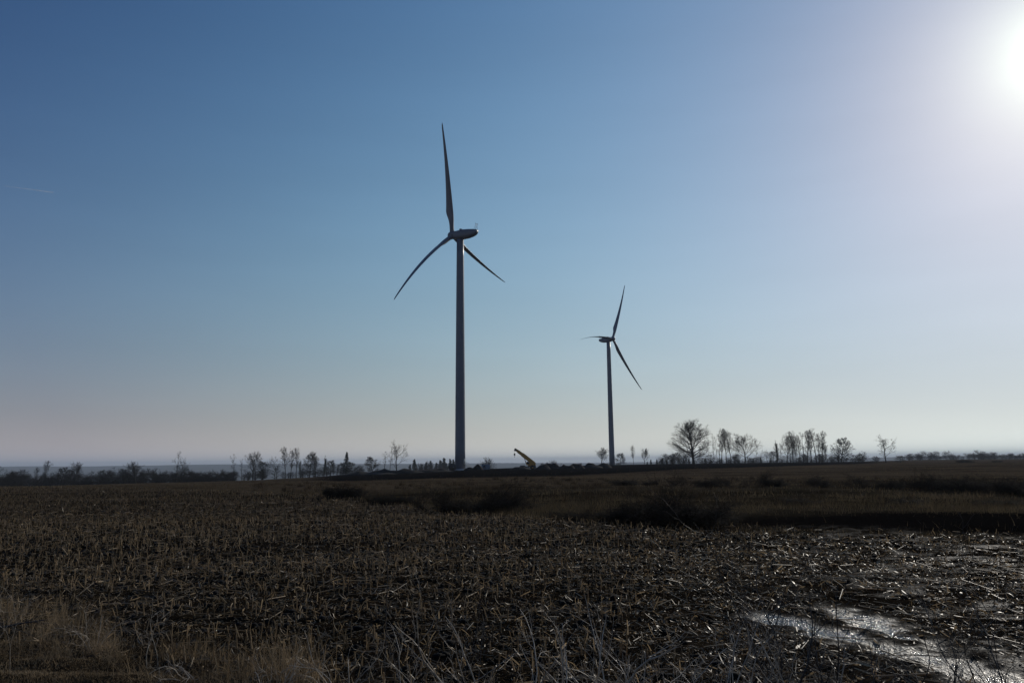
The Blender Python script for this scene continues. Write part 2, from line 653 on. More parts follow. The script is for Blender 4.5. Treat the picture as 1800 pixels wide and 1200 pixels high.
build_ground()


def build_puddle():
    m, nt, b = new_mat('muddy_water')
    b.inputs['Base Color'].default_value = (.012, .011, .010, 1)
    b.inputs['Roughness'].default_value = .10
    b.inputs['Specular IOR Level'].default_value = .7
    tc = nt.nodes.new('ShaderNodeTexCoord')
    nz = nt.nodes.new('ShaderNodeTexNoise')
    nz.inputs['Scale'].default_value = 13
    nz.inputs['Detail'].default_value = 4
    nt.links.new(tc.outputs['Object'], nz.inputs['Vector'])
    bp = nt.nodes.new('ShaderNodeBump')
    bp.inputs['Strength'].default_value = 1.0
    bp.inputs['Distance'].default_value = .06
    nt.links.new(nz.outputs['Fac'], bp.inputs['Height'])
    nt.links.new(bp.outputs[0], b.inputs['Normal'])
    P = np.array(PUDDLE)
    cx, cy = P[:, 0].mean(), P[:, 1].mean()
    n = 64
    a = np.arange(n) * 2 * math.pi / n
    d = P[-1] - P[0]
    d = d / np.linalg.norm(d)
    q = np.array([-d[1], d[0]])
    V = [(cx, cy, 0)] + [(cx + d[0] * math.cos(t) * 4.6 + q[0] * math.sin(t) * 2.6, cy + d[1] * math.cos(t) * 4.6 + q[1] * math.sin(t) * 2.6, 0) for t in a]
    V = np.array(V)
    V[:, 2] = -.040
    T3 = np.array([(0, 1 + i, 1 + (i + 1) % n) for i in range(n)])
    o = mesh_np('puddle', V, [T3], m)
    tag(o, kind='structure')


build_puddle()


# ================================================================== wind turbines
def superellipse(hw, zb, zt, n=20, e=3.2):
    a = np.arange(n) * 2 * math.pi / n
    c, s = np.cos(a), np.sin(a)
    x = np.sign(c) * np.abs(c) ** (2 / e) * hw
    zc, hh = (zb + zt) / 2, (zt - zb) / 2
    return x, zc + np.sign(s) * np.abs(s) ** (2 / e) * hh


def blade_mesh(R, bend, te):
    """local frame: x = rotation sense, y = wind axis (hub side), z = outwards"""
    mb = MB()
    n = 18
    rings = []
    for k in range(46):
        s = k / 45
        s = s ** 1.0
        z = 1.3 + (R - 1.3) * s
        if s < .05:
            ch, th, circ = 1.9, 1.9, 1.0
        else:
            q = min(1, (s - .05) / .15)
            q = q * q * (3 - 2 * q)
            tail = 3.55 - 2.95 * ((s - .20) / .80) ** .85 if s > .2 else 3.55
            ch = 1.9 + (tail - 1.9) * q
            if s > .96:
                ch *= max(.12, math.sqrt(max(0, 1 - ((s - .96) / .042) ** 2)))
            th = ch * (1 * (1 - q) + (.30 - .14 * s) * q)
            circ = 1 - q
        off = -bend * 4 * (s - s * s) * .25 + 0.0
        # the leading edge stays nearly straight: the chord grows to one side
        shift = te * (ch - 1.9) * .32 * (1 - circ) - te * .25 * s
        a = np.arange(n) * 2 * math.pi / n
        cy = np.cos(a)
        sx = np.sin(a)
        taper = 1 - .75 * (1 - circ) * np.clip(cy * te, 0, 1) ** 1.2
        tw = math.radians(14 * (1 - s) ** 2 * (1 - circ))
        px_ = sx * th / 2 * taper
        py_ = cy * ch / 2 + shift
        X = px_ * math.cos(tw) - py_ * math.sin(tw) + off
        Y = px_ * math.sin(tw) + py_ * math.cos(tw)
        rings.append(np.stack([X, Y, np.full(n, z)], 1))
    mb.ring(rings)
    return mb


def wind_turbine(loc, yaw, tilt, th0, R, cone, overhang, bends, te, label, stairs):
    H = 100.0
    t = empty('wind_turbine', loc)
    tag(t, label, 'wind turbine', 'wind turbines')
    # tower: three conical cans with thin flange seams
    mb = MB()
    tr = lambda z: 2.16 - (2.16 - 1.52) * (z / 97.8) ** 1.15
    mb.lathe([(z, tr(z)) for z in np.linspace(0, 97.8, 14)], 48)
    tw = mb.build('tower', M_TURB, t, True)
    for z in (30.0, 66.0):
        fm = MB()
        fm.lathe([(z - .12, tr(z) - .1), (z - .12, tr(z) + .03), (z + .12, tr(z) + .03), (z + .12, tr(z) - .1)], 48)
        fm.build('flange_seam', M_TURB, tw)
    mb = MB()
    mb.lathe([(-1.2, 3.6), (.22, 3.6), (.30, 3.5), (.30, 2.2)], 40)
    mb.build('foundation', M_CONC, t)
    # door and entrance stairs
    dm = MB()
    sa = stairs
    c, s_ = math.cos(sa), math.sin(sa)
    Rz = [[c, -s_, 0], [s_, c, 0], [0, 0, 1]]
    dm.box((c * 2.14, s_ * 2.14, 3.2), (.16, .95, 2.2), Rz)
    dr = dm.build('door', M_STEEL, t, bevel=.03)
    hm = MB()
    hm.box((c * 2.26 - s_ * .3, s_ * 2.26 + c * .3, 3.15), (.08, .06, .22), Rz)
    hm.build('handle', M_BLACK, dr)
    sm = MB()
    sm.box((c * 2.9, s_ * 2.9, 2.0), (1.3, 1.3, .08), Rz)
    for k in range(8):
        rr_ = 3.7 + k * .27
        sm.box((c * rr_, s_ * rr_, 1.8 - k * .22), (.28, 1.0, .05), Rz)
    for sg in (-1, 1):
        ex, ey = -s_ * .52 * sg, c * .52 * sg
        sm.cyl((c * 3.5 + ex, s_ * 3.5 + ey, 1.95), (c * 5.75 + ex, s_ * 5.75 + ey, .1), .07, n=6)
        sm.cyl((c * 3.5 + ex, s_ * 3.5 + ey, 2.95), (c * 5.75 + ex, s_ * 5.75 + ey, 1.1), .035, n=6)
        sm.cyl((c * 2.3 + ex, s_ * 2.3 + ey, 2.97), (c * 3.5 + ex, s_ * 3.5 + ey, 2.95), .035, n=6)
        for rr_, zb, zt in ((2.4, .3, 2.96), (3.5, .3, 2.95), (4.6, .9, 2.05), (5.75, .05, 1.1)):
            sm.cyl((c * rr_ + ex, s_ * rr_ + ey, zb), (c * rr_ + ex, s_ * rr_ + ey, zt), .035, n=6)
    sm.build('entrance_stairs', M_STEEL, t)
    # nacelle frame: y axis = wind axis
    nvec = Vector((math.cos(yaw) * math.cos(tilt), math.sin(yaw) * math.cos(tilt), math.sin(tilt)))
    side = nvec.cross(Vector((0, 0, 1))).normalized()
    upv = side.cross(nvec)
    hub = Vector((0, 0, H)) + nvec * overhang
    Mn = Matrix((side, nvec, upv)).transposed().to_4x4()
    Mn.translation = hub
    mb = MB()
    secs = [(-1.25, 1.45, -1.5, 1.5), (-1.6, 1.6, -1.75, 1.62), (-2.6, 1.75, -1.95, 1.72), (-4.2, 1.85, -2.1, 1.95), (-6.0, 1.88, -2.05, 2.12),
            (-8.5, 1.8, -1.75, 2.1), (-10.5, 1.65, -1.25, 2.0), (-12.0, 1.4, -.6, 1.88), (-12.8, 1.1, .1, 1.7), (-13.0, .7, .5, 1.5)]
    rings = []
    for y, hw, zb, zt in secs:
        x, z = superellipse(hw, zb, zt)
        rings.append(np.stack([x, np.full(len(x), y), z], 1))
    mb.ring(rings)
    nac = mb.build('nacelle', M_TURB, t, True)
    nac.matrix_local = Mn
    cm = MB()
    cm.box((0, -4.55, 2.2), (1.7, 1.1, .62))
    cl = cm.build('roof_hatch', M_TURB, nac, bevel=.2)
    mm = MB()
    for sx in (-.75, .75):
        mm.cyl((sx, -11.6, 1.7), (sx * .55, -12.3, 4.15), .06, n=6)
        mm.cyl((sx, -12.6, 1.6), (sx * .55, -12.35, 4.15), .05, n=6)
    mm.cyl((-.75, -12.3, 4.15), (.75, -12.3, 4.15), .07, n=6)
    mm.cyl((-.7, -12.3, 4.1), (-.7, -12.3, 4.6), .08, n=6)
    mm.cyl((.7, -12.3, 4.1), (.7, -12.3, 4.6), .08, n=6)
    mm.build('anemometer_mast', M_STEEL, nac)
    hb = MB()
    an = np.arange(32) * 2 * math.pi / 32
    rings = []
    for y, r in ((-1.3, 1.55), (-.9, 1.68), (.3, 1.72), (1.0, 1.6), (1.6, 1.3), (2.0, .85), (2.2, .3)):
        rings.append(np.stack([np.cos(an) * r, np.full(32, y), np.sin(an) * r], 1))
    hb.ring(rings)
    for k in range(3):
        th = th0 + k * 2 * math.pi / 3
        d = np.array([math.sin(th), 0, math.cos(th)])
        hb.cyl(d * .5, d * 1.95, 1.1, 1.02, n=20)
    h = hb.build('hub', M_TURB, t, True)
    h.matrix_local = Mn
    for k in range(3):
        th = th0 + k * 2 * math.pi / 3
        d = math.cos(th) * upv + math.sin(th) * side
        z = (d * math.cos(cone) + nvec * math.sin(cone)).normalized()
        # local x: sense of growing th
        x = (-math.sin(th) * upv + math.cos(th) * side)
        y = z.cross(x)
        if y.dot(nvec) < 0:
            x = -x
            y = z.cross(x)
            sgn = -1
        else:
            sgn = 1
        B = Matrix((x, y, z)).transposed().to_4x4()
        B.translation = hub
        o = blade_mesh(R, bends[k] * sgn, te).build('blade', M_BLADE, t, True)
        o.matrix_local = B
    return t


def gz(x, y):
    return float(terrain(np.array([x]), np.array([y]), True)[0])


def ground_loc(px, dist, dz=0.0):
    x, y = at_px(px, dist)
    return (x, y, gz(x, y) + dz)


RAD = math.radians
a1 = RAD(-3.905)
T1 = (math.sin(a1) * 321.2, math.cos(a1) * 321.2)
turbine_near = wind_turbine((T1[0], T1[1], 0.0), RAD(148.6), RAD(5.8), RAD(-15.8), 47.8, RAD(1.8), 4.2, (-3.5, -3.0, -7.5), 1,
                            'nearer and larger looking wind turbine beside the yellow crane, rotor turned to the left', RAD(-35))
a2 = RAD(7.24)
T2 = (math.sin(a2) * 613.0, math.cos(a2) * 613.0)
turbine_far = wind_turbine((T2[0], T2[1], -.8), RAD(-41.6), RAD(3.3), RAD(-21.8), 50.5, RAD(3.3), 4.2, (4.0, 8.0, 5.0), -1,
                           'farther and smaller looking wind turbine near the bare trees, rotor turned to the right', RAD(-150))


# ================================================================== trees
def env_round(h, lo=.12):
    c = (h - .5) / .52
    return np.sqrt(np.clip(1 - c * c, .02, 1))


def leader(rg, H, m, wander, lean=0.0):
    P = np.zeros((1, m, 3))
    d = np.array([lean, 0, 1.0])
    for k in range(1, m):
        d = d + np.append(rg.normal(0, wander, 2), 0)
        d[2] = 1
        P[0, k] = P[0, k - 1] + d / np.linalg.norm(d) * H / (m - 1)
    return P


def clumps(rg, pts, n, size, spread):
    """small leaf faces scattered round points"""
    c = pts[rg.integers(0, len(pts), n)] + rg.normal(0, spread, (n, 3))
    a = rg.normal(size=(n, 3))
    a /= np.linalg.norm(a, axis=1, keepdims=True)
    b = np.cross(a, rg.normal(size=(n, 3)))
    b /= np.linalg.norm(b, axis=1, keepdims=True)
    s = size * rg.uniform(.5, 1.3, (n, 1))
    V = np.stack([c - a * s, c + b * s * .6, c + a * s, c - b * s * .6], 1).reshape(-1, 3)
    Fq = np.arange(n * 4).reshape(-1, 4)
    return V, Fq


def tree_meshes(kind, seed):
    """returns trunk (V,F) and crown (V,F) for a tree 10 m high"""
    rg = np.random.default_rng(seed)
    trunk, crown = [], []
    H = 10.0
    if kind in ('maple', 'vase', 'open', 'slim', 'pole', 'ivy', 'dense'):
        cfg = dict(
            maple=dict(r=.30, lh=.90, t0=.13, n1=30, a0=1.15, a1=.30, w=6.1, n2=10, n3=6, n4=4, up=.035),
            vase=dict(r=.20, lh=.62, t0=.30, n1=16, a0=.95, a1=.35, w=4.9, n2=8, n3=6, n4=4, up=.06),
            open=dict(r=.16, lh=.80, t0=.18, n1=11, a0=.85, a1=.5, w=4.6, n2=6, n3=5, n4=3, up=.06),
            slim=dict(r=.13, lh=.90, t0=.30, n1=16, a0=.60, a1=.3, w=2.9, n2=6, n3=5, n4=3, up=.16),
            pole=dict(r=.10, lh=.95, t0=.30, n1=9, a0=.8, a1=.45, w=2.0, n2=5, n3=4, n4=2, up=.12),
            ivy=dict(r=.16, lh=.90, t0=.30, n1=12, a0=.8, a1=.5, w=1.9, n2=5, n3=4, n4=2, up=.1),
            dense=dict(r=.20, lh=.86, t0=.06, n1=26, a0=1.25, a1=.5, w=4.4, n2=8, n3=7, n4=4, up=.03),
        )[kind]
        P = leader(rg, H * cfg['lh'], 12, .04 if kind in ('maple', 'slim', 'pole') else .08)
        R = cfg['r'] * np.linspace(1, .12, 12)[None] ** .8
        R[0, 0] *= 1.35
        trunk.append(batch_tubes(P, R, 8))
        t0 = cfg['t0']
        ang = lambda t: cfg['a0'] + (cfg['a1'] - cfg['a0']) * (t - t0) / (1 - t0)
        def l1(t, pl):
            if kind in ('maple',):
                e = np.interp(t, [t0, .3, .5, .75, 1], [.95, 1.0, .88, .62, .25])
            elif kind in ('vase', 'open'):
                e = np.interp(t, [t0, .5, 1], [1.0, .95, .55])
            elif kind == 'dense':
                e = np.interp(t, [t0, .35, .7, 1], [.75, 1.0, .8, .35])
            else:
                e = np.interp(t, [t0, .7, 1], [.8, 1.0, .6])
            return cfg['w'] * e
        B1, R1 = grow(rg, P, R, cfg['n1'], (t0, .98), ang, .12, l1, 8, cfg['up'], .07, .55, .12, .02)
        (trunk if kind in ('maple', 'vase', 'open') else crown).append(batch_tubes(B1, R1, 5))
        B2, R2 = grow(rg, B1, R1, cfg['n2'], (.22, .98), .62, .2, lambda t, pl: pl * (.52 - .25 * t), 6, .07, .12, .6, .2, .020)
        crown.append(batch_tubes(B2, R2, 4))
        B3, R3 = grow(rg, B2, R2, cfg['n3'], (.2, 1), .6, .25, lambda t, pl: pl * (.55 - .2 * t), 4, .06, .14, .65, .35, .017)
        crown.append(batch_tubes(B3, R3, 3))
        B4, R4 = grow(rg, B3, R3, cfg['n4'], (.2, 1), .55, .25, lambda t, pl: pl * .55 + .08, 3, .04, .1, .8, .5, .011)
        crown.append(batch_tubes(B4, R4, 3))
        if kind == 'ivy':
            z = rg.uniform(.15, .92, 2600)
            i = (z * 11).astype(int)
            f = z * 11 - i
            c = P[0, i] * (1 - f[:, None]) + P[0, np.minimum(i + 1, 11)] * f[:, None]
            lv = clumps(rg, c, 3200, .09, .26)
            return trunk, crown, lv
        if kind == 'dense':
            pts = np.concatenate([B2[:, 3:].reshape(-1, 3), B3[:, -1]])
            lv = clumps(rg, pts, 4200, .065, .12)
            return trunk, crown, lv
        return trunk, crown, None
    if kind == 'conifer':
        P = leader(rg, H, 10, .012)
        R = .14 * np.linspace(1, .1, 10)[None]
        trunk.append(batch_tubes(P, R, 6))
        B1, R1 = grow(rg, P, R, 90, (.06, .99), 1.55, .12, lambda t, pl: 2.9 * (1.03 - t) + .12, 5, -.05, .04, .3, .3, .015)
        crown.append(batch_tubes(B1, R1, 3))
        lv = clumps(rg, B1[:, 1:].reshape(-1, 3), 5200, .17, .10)
        return trunk, crown, lv
    if kind in ('bush', 'spindly'):      # many stemmed thicket, 10 units high to match
        thin = kind == 'spindly'
        n = 13 if thin else 34
        a = rg.uniform(0, 2 * math.pi, n)
        rad = np.sqrt(rg.uniform(0, 1, n)) * 4.0
        B0 = np.zeros((n, 6, 3))
        B0[:, 0] = np.stack([np.cos(a) * rad, np.sin(a) * rad, np.zeros(n)], 1)
        d = np.stack([np.cos(a) * .5, np.sin(a) * .5, np.ones(n)], 1) + rg.normal(0, .35, (n, 3))
        hh = 9.0 * (1 - .45 * (rad / 4.0) ** 2) * rg.uniform(.6, 1.05, n)
        for k in range(1, 6):
            d /= np.linalg.norm(d, axis=1, keepdims=True)
            B0[:, k] = B0[:, k - 1] + d * (hh / 5)[:, None]
            d += rg.normal(0, .18, d.shape)
            d[:, 2] -= .05
        R0 = .10 * np.linspace(1, .4, 6)[None] * np.ones((n, 1))
        trunk.append(batch_tubes(B0, R0, 4))
        if thin:
            R0 = R0 * .6
        q_ = .45 if thin else 1.0
        B1, R1 = grow(rg, B0, R0, 9, (.08, 1), .8, .3, lambda t, pl: pl * .42, 5, .02, .2, .7, .3, .05 * q_)
        B2, R2 = grow(rg, B1, R1, 6, (.1, 1), .8, .3, lambda t, pl: pl * .5, 4, .02, .2, .7, .4, .042 * q_)
        B3, R3 = grow(rg, B2, R2, 4, (.1, 1), .8, .3, lambda t, pl: pl * .55, 3, .0, .2, .8, .5, .036 * q_)
        crown += [batch_tubes(B1, R1, 3), batch_tubes(B2, R2, 3), batch_tubes(B3, R3, 3)]
        return trunk, crown, None
    raise ValueError(kind)


PROTO = {}


def proto(kind, seed):
    k = (kind, seed)
    if k not in PROTO:
        tr, cr, lv = tree_meshes(kind, seed)
        top = max(v[:, 2].max() for v, f in tr + cr)
        tr = [(v * [1, 1, 10 / top], f) for v, f in tr]
        cr = [(v * [1, 1, 10 / top], f) for v, f in cr]
        if lv is not None:
            lv = (lv[0] * [1, 1, 10 / top], lv[1])
        V, Fq = join_np(tr)
        to = mesh_np('trunk' if kind not in ('bush', 'spindly') else 'stems', V, Fq, M_BARK if kind not in ('bush', 'spindly') else M_SCRUB, smooth=True)
        V, Fq = join_np(cr)
        co = mesh_np('crown' if kind not in ('bush', 'spindly') else 'twigs', V, Fq, M_TWIG if kind not in ('bush', 'spindly') else M_SCRUB)
        lo = None
        if lv is not None:
            lo = mesh_np('needles' if kind == 'conifer' else ('ivy' if kind == 'ivy' else 'foliage'), lv[0], lv[1], M_NEEDLE if kind == 'conifer' else M_VINE)
        PROTO[k] = [to, co] + ([lo] if lo else [])
        for o in PROTO[k]:
            o['_first'] = True
    return PROTO[k]


SEEDS = {'maple': [11], 'vase': [21, 22], 'open': [31, 32], 'slim': [41, 42, 43], 'pole': [51, 52], 'ivy': [61, 62], 'dense': [71, 72], 'conifer': [81], 'bush': [91, 92], 'spindly': [95]}
KN = {'maple': 'maple_tree', 'vase': 'broadleaf_tree', 'open': 'broadleaf_tree', 'slim': 'slender_tree', 'pole': 'slender_tree', 'ivy': 'ivy_covered_tree',
      'dense': 'bushy_tree', 'conifer': 'conifer_tree', 'bush': 'bush', 'spindly': 'bush'}
tc_ = {}


def plant(kind, px, dist, Hm, width=1.0, label='', group=None, seed=None, rz=None, sink=.05, lean=0.0, cat=None):
    """a thing: an empty at the foot of the tree with its trunk and crown"""
    n = tc_.get(kind, 0)
    tc_[kind] = n + 1
    sd_ = SEEDS[kind][n % len(SEEDS[kind])] if seed is None else seed
    ps = proto(kind, sd_)
    root = empty(KN[kind], ground_loc(px, dist, -sink), rng.uniform(0, 6.28) if rz is None else rz)
    root.rotation_euler[1] = lean
    s = Hm / 10
    root.scale = (s * width, s * width, s)
    tag(root, label, cat or ('bush' if kind in ('bush', 'spindly') else 'tree'), group)
    for p in ps:
        if p.get('_first'):
            o = p
            del o['_first']
        else:
            o = p.copy()
            COL.objects.link(o)
        o.parent = root
    return root


def hm(px_h, dist):
    return px_h * dist / F


G_L = 'bare trees along the left edge of the plateau'
G_R = 'bare trees in the row on the right'
G_C = 'far conifers beyond the site'
# ---- left row: kind, column, photo height of tree in px, distance, width, label
LEFT = [
    ('open', 14, 36, 352, 1.1, 'low spreading bare tree at the left end of the tree line'),
    ('dense', 34, 26, 350, 1.2, 'squat dark bushy tree just right of the leftmost tree'),
    ('slim', 71, 33, 356, 1.0, 'small slender bare tree left of the twin topped one near the left end'),
    ('slim', 88, 43, 350, 1.0, 'slender bare tree, second tallest in the far left stretch'),
    ('dense', 116, 30, 358, 1.3, 'low wide bushy tree between two slender ones on the far left'),
    ('vase', 140, 40, 350, .8, 'vase shaped bare tree with forked crown on the far left'),
    ('dense', 186, 24, 345, 1.0, 'small round dark bush like tree in a low stretch of the left wood'),
    ('dense', 226, 25, 345, 1.1, 'dark bushy tree at the left foot of the round crowned tree'),
    ('vase', 246, 38, 347, 1.15, 'round crowned bare tree standing above the low wood on the left'),
    ('pole', 316, 53, 350, 1.1, 'tallest slender tree rising from the long low wood on the left'),
    ('open', 326, 42, 354, .8, 'thin open tree close to the right of the tallest slender left tree'),
    ('pole', 415, 45, 352, 1.0, 'thin bare tree at the right end of the long low wood'),
    ('pole', 429, 36, 356, .9, 'shorter thin tree between the wood end and the forked tree'),
    ('vase', 449, 50, 354, .85, 'forked bare tree right of two thin trees in the left row'),
    ('dense', 466, 32, 350, 1.0, 'low dark bushy tree at the right foot of the forked tree'),
    ('open', 490, 38, 358, .9, 'loose bushy tree just left of the tall bare clump'),
    ('slim', 505, 55, 352, .9, 'leftmost tall tree of the bare clump in the left row'),
    ('slim', 514, 50, 356, .9, 'middle slim tree of the bare clump in the left row'),
    ('slim', 524, 52, 354, .9, 'rightmost slim tree of the bare clump in the left row'),
    ('ivy', 531, 31, 350, .9, 'short ivy clad trunk just right of the bare clump'),
    ('dense', 547, 40, 352, 1.0, 'dense bushy tree left of the crooked tall one, middle left'),
    ('slim', 557, 43, 356, 1.1, 'crooked tall tree right behind the dense bushy tree, middle left'),
    ('ivy', 572, 35, 350, 1.0, 'narrow ivy covered column of a tree, middle left'),
    ('dense', 583, 26, 354, 1.1, 'low bushy tree at the right foot of the ivy column'),
    ('conifer', 610, 36, 356, .9, 'lone dark conifer among bushes in a gap of the left row'),
    ('dense', 600, 20, 358, 1.1, 'little bush like tree left of the lone conifer'),
    ('dense', 619, 20, 354, 1.1, 'little bush like tree right of the lone conifer'),
    ('dense', 656, 28, 362, 1.25, 'broad round topped tree standing apart in front of the blue distance'),
    ('pole', 676, 36, 360, 1.4, 'leaning thin tree left of the tall open tree'),
    ('pole', 686, 42, 362, 1.0, 'straight thin tree between the leaning one and the tall open tree'),
    ('open', 698, 57, 358, 1.0, 'tall open bare tree nearest the left side of the big turbine'),
]
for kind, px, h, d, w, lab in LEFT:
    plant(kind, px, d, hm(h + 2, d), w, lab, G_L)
# ---- right row
RIGHT = [
    ('vase', 1052, 33, 440, 1.05, 'rounded bare tree just left of the smaller turbine tower'),
    ('dense', 1086, 22, 445, 1.3, 'low bushy tree at the right foot of the smaller turbine'),
    ('slim', 1109, 36, 450, .8, 'left one of two upright bare trees right of the smaller turbine'),
    ('vase', 1127, 30, 455, .75, 'small vase shaped bare tree, second right of the smaller turbine'),
    ('dense', 1179, 20, 460, 1.7, 'round brown thicket tree under the left side of the big maple'),
    ('maple', 1213, 81, 450, 1.0, 'biggest bare tree of all with wide spreading crown'),
    ('pole', 1249, 53, 455, .8, 'thin pole like tree right next to the biggest tree'),
    ('pole', 1254, 47, 452, .7, 'shorter pole like tree right of the biggest tree'),
    ('slim', 1262, 63, 458, 1.0, 'left tree of the tall narrow trio right of the biggest tree'),
    ('slim', 1270, 60, 450, 1.0, 'middle tree of the tall narrow trio right of the biggest tree'),
    ('slim', 1278, 60, 455, .9, 'right tree of the tall narrow trio right of the biggest tree'),
    ('vase', 1302, 54, 448, 1.25, 'fan shaped bare tree on a single stem, second widest in the right row'),
    ('pole', 1323, 35, 452, .8, 'little thin tree right of the fan shaped tree'),
    ('open', 1341, 24, 452, 1.4, 'low arching bare tree left of the ivy covered trunk'),
    ('dense', 1352, 22, 455, 1.2, 'low dark bushy tree at the foot of the ivy covered trunk'),
    ('ivy', 1358, 40, 450, 1.1, 'dark ivy covered trunk in the right row'),
    ('vase', 1375, 52, 452, .85, 'bare tree right of the ivy covered trunk, many fine branches'),
    ('slim', 1386, 57, 450, 1.1, 'tall tree with bent top, second right of the ivy covered trunk'),
    ('slim', 1398, 50, 455, .8, 'narrow straight tree in the middle of the right hand clump'),
    ('slim', 1411, 60, 450, 1.0, 'tall bare tree on the left of the tallest pair at the clump'),
    ('slim', 1418, 58, 456, 1.0, 'tall bare tree between the tallest pair at the clump'),
    ('pole', 1426, 60, 452, 1.3, 'tallest slim tree of the right hand clump'),
    ('slim', 1437, 56, 455, .8, 'tall bare tree at the right edge of the right hand clump'),
    ('pole', 1381, 48, 458, 1.2, 'thin tree between the many branched and the bent topped tree'),
    ('slim', 1392, 44, 460, .9, 'shorter bare tree just right of the bent topped tree'),
    ('pole', 1405, 54, 462, 1.2, 'thin straight tree left of the tall pair in the clump'),
    ('slim', 1431, 52, 460, .9, 'bare tree just right of the tallest slim tree'),
    ('pole', 1366, 34, 458, 1.2, 'stunted thin tree hard right of the ivy covered trunk'),
    ('pole', 1258, 50, 462, 1.1, 'thin tree behind the left of the tall narrow trio'),
    ('pole', 1290, 30, 462, 1.1, 'short thin tree between the trio and the fan shaped tree'),
    ('vase', 1443, 38, 452, .5, 'half height forked tree at the right end of the clump'),
    ('pole', 1453, 26, 456, .9, 'stunted thin tree in the gap before the round dense tree'),
    ('dense', 1470, 44, 448, 1.1, 'round dense dark tree at the right end of the row'),
    ('open', 1547, 50, 425, 1.2, 'open bare tree standing alone on the right'),
    ('dense', 1404, 16, 460, 1.6, 'undergrowth bush below the left of the right hand clump'),
    ('dense', 1430, 16, 460, 1.6, 'undergrowth bush below the right of the right hand clump'),
    ('dense', 1284, 14, 460, 1.6, 'undergrowth bush between the tall trio and the fan shaped tree'),
    ('dense', 1530, 11, 425, 1.7, 'low bush left of the lone open tree on the right'),
    ('dense', 1572, 12, 420, 2.2, 'low dark thicket right of the lone open tree'),
]
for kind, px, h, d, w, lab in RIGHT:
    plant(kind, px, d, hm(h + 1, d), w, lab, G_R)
# ---- farther trees seen in gaps and over the site
FARC = [(720, 12), (730, 21), (739, 13), (748, 16), (757, 18), (765, 15), (772, 19), (778, 23), (784, 14), (791, 21), (797, 20),
        (1132, 8), (1139, 12), (1150, 12), (1158, 14), (1166, 11), (1196, 14), (1206, 12), (1234, 13), (1244, 11), (1292, 11), (1316, 12), (1330, 13), (1346, 11)]
FARC_LAB = ['leftmost of the hazy conifers beyond the site', 'tall hazy conifer, second from the left beyond the site', 'short hazy conifer, third from the left beyond the site',
            'hazy conifer, fourth from the left beyond the site', 'hazy conifer in the middle of the far row left of the big turbine', 'short hazy conifer left of the tallest ones beyond the site',
            'hazy conifer directly left of the tallest one beyond the site', 'tallest hazy conifer left of the big turbine', 'shortest hazy conifer between two tall ones near the big turbine',
            'hazy conifer, second left of the big turbine tower', 'hazy conifer closest to the left of the big turbine tower',
            'smallest distant conifer right of the small turbine', 'distant conifer, second of the small row right of the small turbine', 'distant conifer, third of the small row right of the small turbine',
            'distant conifer, fourth of the small row right of the small turbine', 'distant conifer just left of the round brown thicket', 'distant conifer between round thicket and biggest tree trunk',
            'distant conifer touching the left of the biggest tree trunk', 'distant conifer right of the biggest tree trunk', 'distant conifer just before the first pole like tree',
            'distant conifer left of the fan shaped tree stem', 'distant conifer right of the fan shaped tree stem', 'distant conifer left of the low arching tree', 'distant conifer at the foot of the ivy covered trunk']
for k, (px, h) in enumerate(FARC):
    d = 900 + 260 * ((k * 7) % 5) / 5 if px < 1000 else 820 + 150 * ((k * 3) % 4) / 4
    x, y = at_px(px, d)
    zb = gz(x, y)
    hor = EYE  # height of the eye line; tops stand above the berm line
    top = EYE + (h - (14 if px < 1000 else 9)) * d / F
    plant('conifer', px, d, max(top - zb, 5), .75, FARC_LAB[k],
          G_C if px < 1000 else 'distant conifers behind the right tree row')
for px, h, d, w_ in ((742, 17, 860, 'fourth and fifth'), (760, 20, 900, 'fifth and sixth'), (786, 18, 880, 'eighth and tenth')):
    x, y = at_px(px, d)
    plant('vase', px, d, EYE + (h - 13) * d / F - gz(x, y), .8, 'hazy bare tree between the %s distant conifers from the left' % w_, 'hazy bare trees among the far conifers')
for px, h, d, lab in ((852, 20, 520, 'small bare tree behind the grey container'), (975, 15, 700, 'faint bare tree behind the soil heaps'),
                      (953, 10, 760, 'faint low tree just right of the crane'), (1016, 8, 640, 'faint low bushy tree left of the rounded bare tree')):
    x, y = at_px(px, d)
    plant('vase' if h > 12 else 'dense', px, d, EYE + (h - 12) * d / F - gz(x, y) + 1.5, .9, lab, 'faint trees behind the building site')


# ---- woods that read as one mass
def thin_out(part, per, keep):
    """one branch in so many of a part, its unused points dropped"""
    V, Fq = part
    Fq = Fq[(np.arange(len(Fq)) // per) % keep == 0]
    idx, inv = np.unique(Fq, return_inverse=True)
    return V[idx], inv.reshape(Fq.shape)


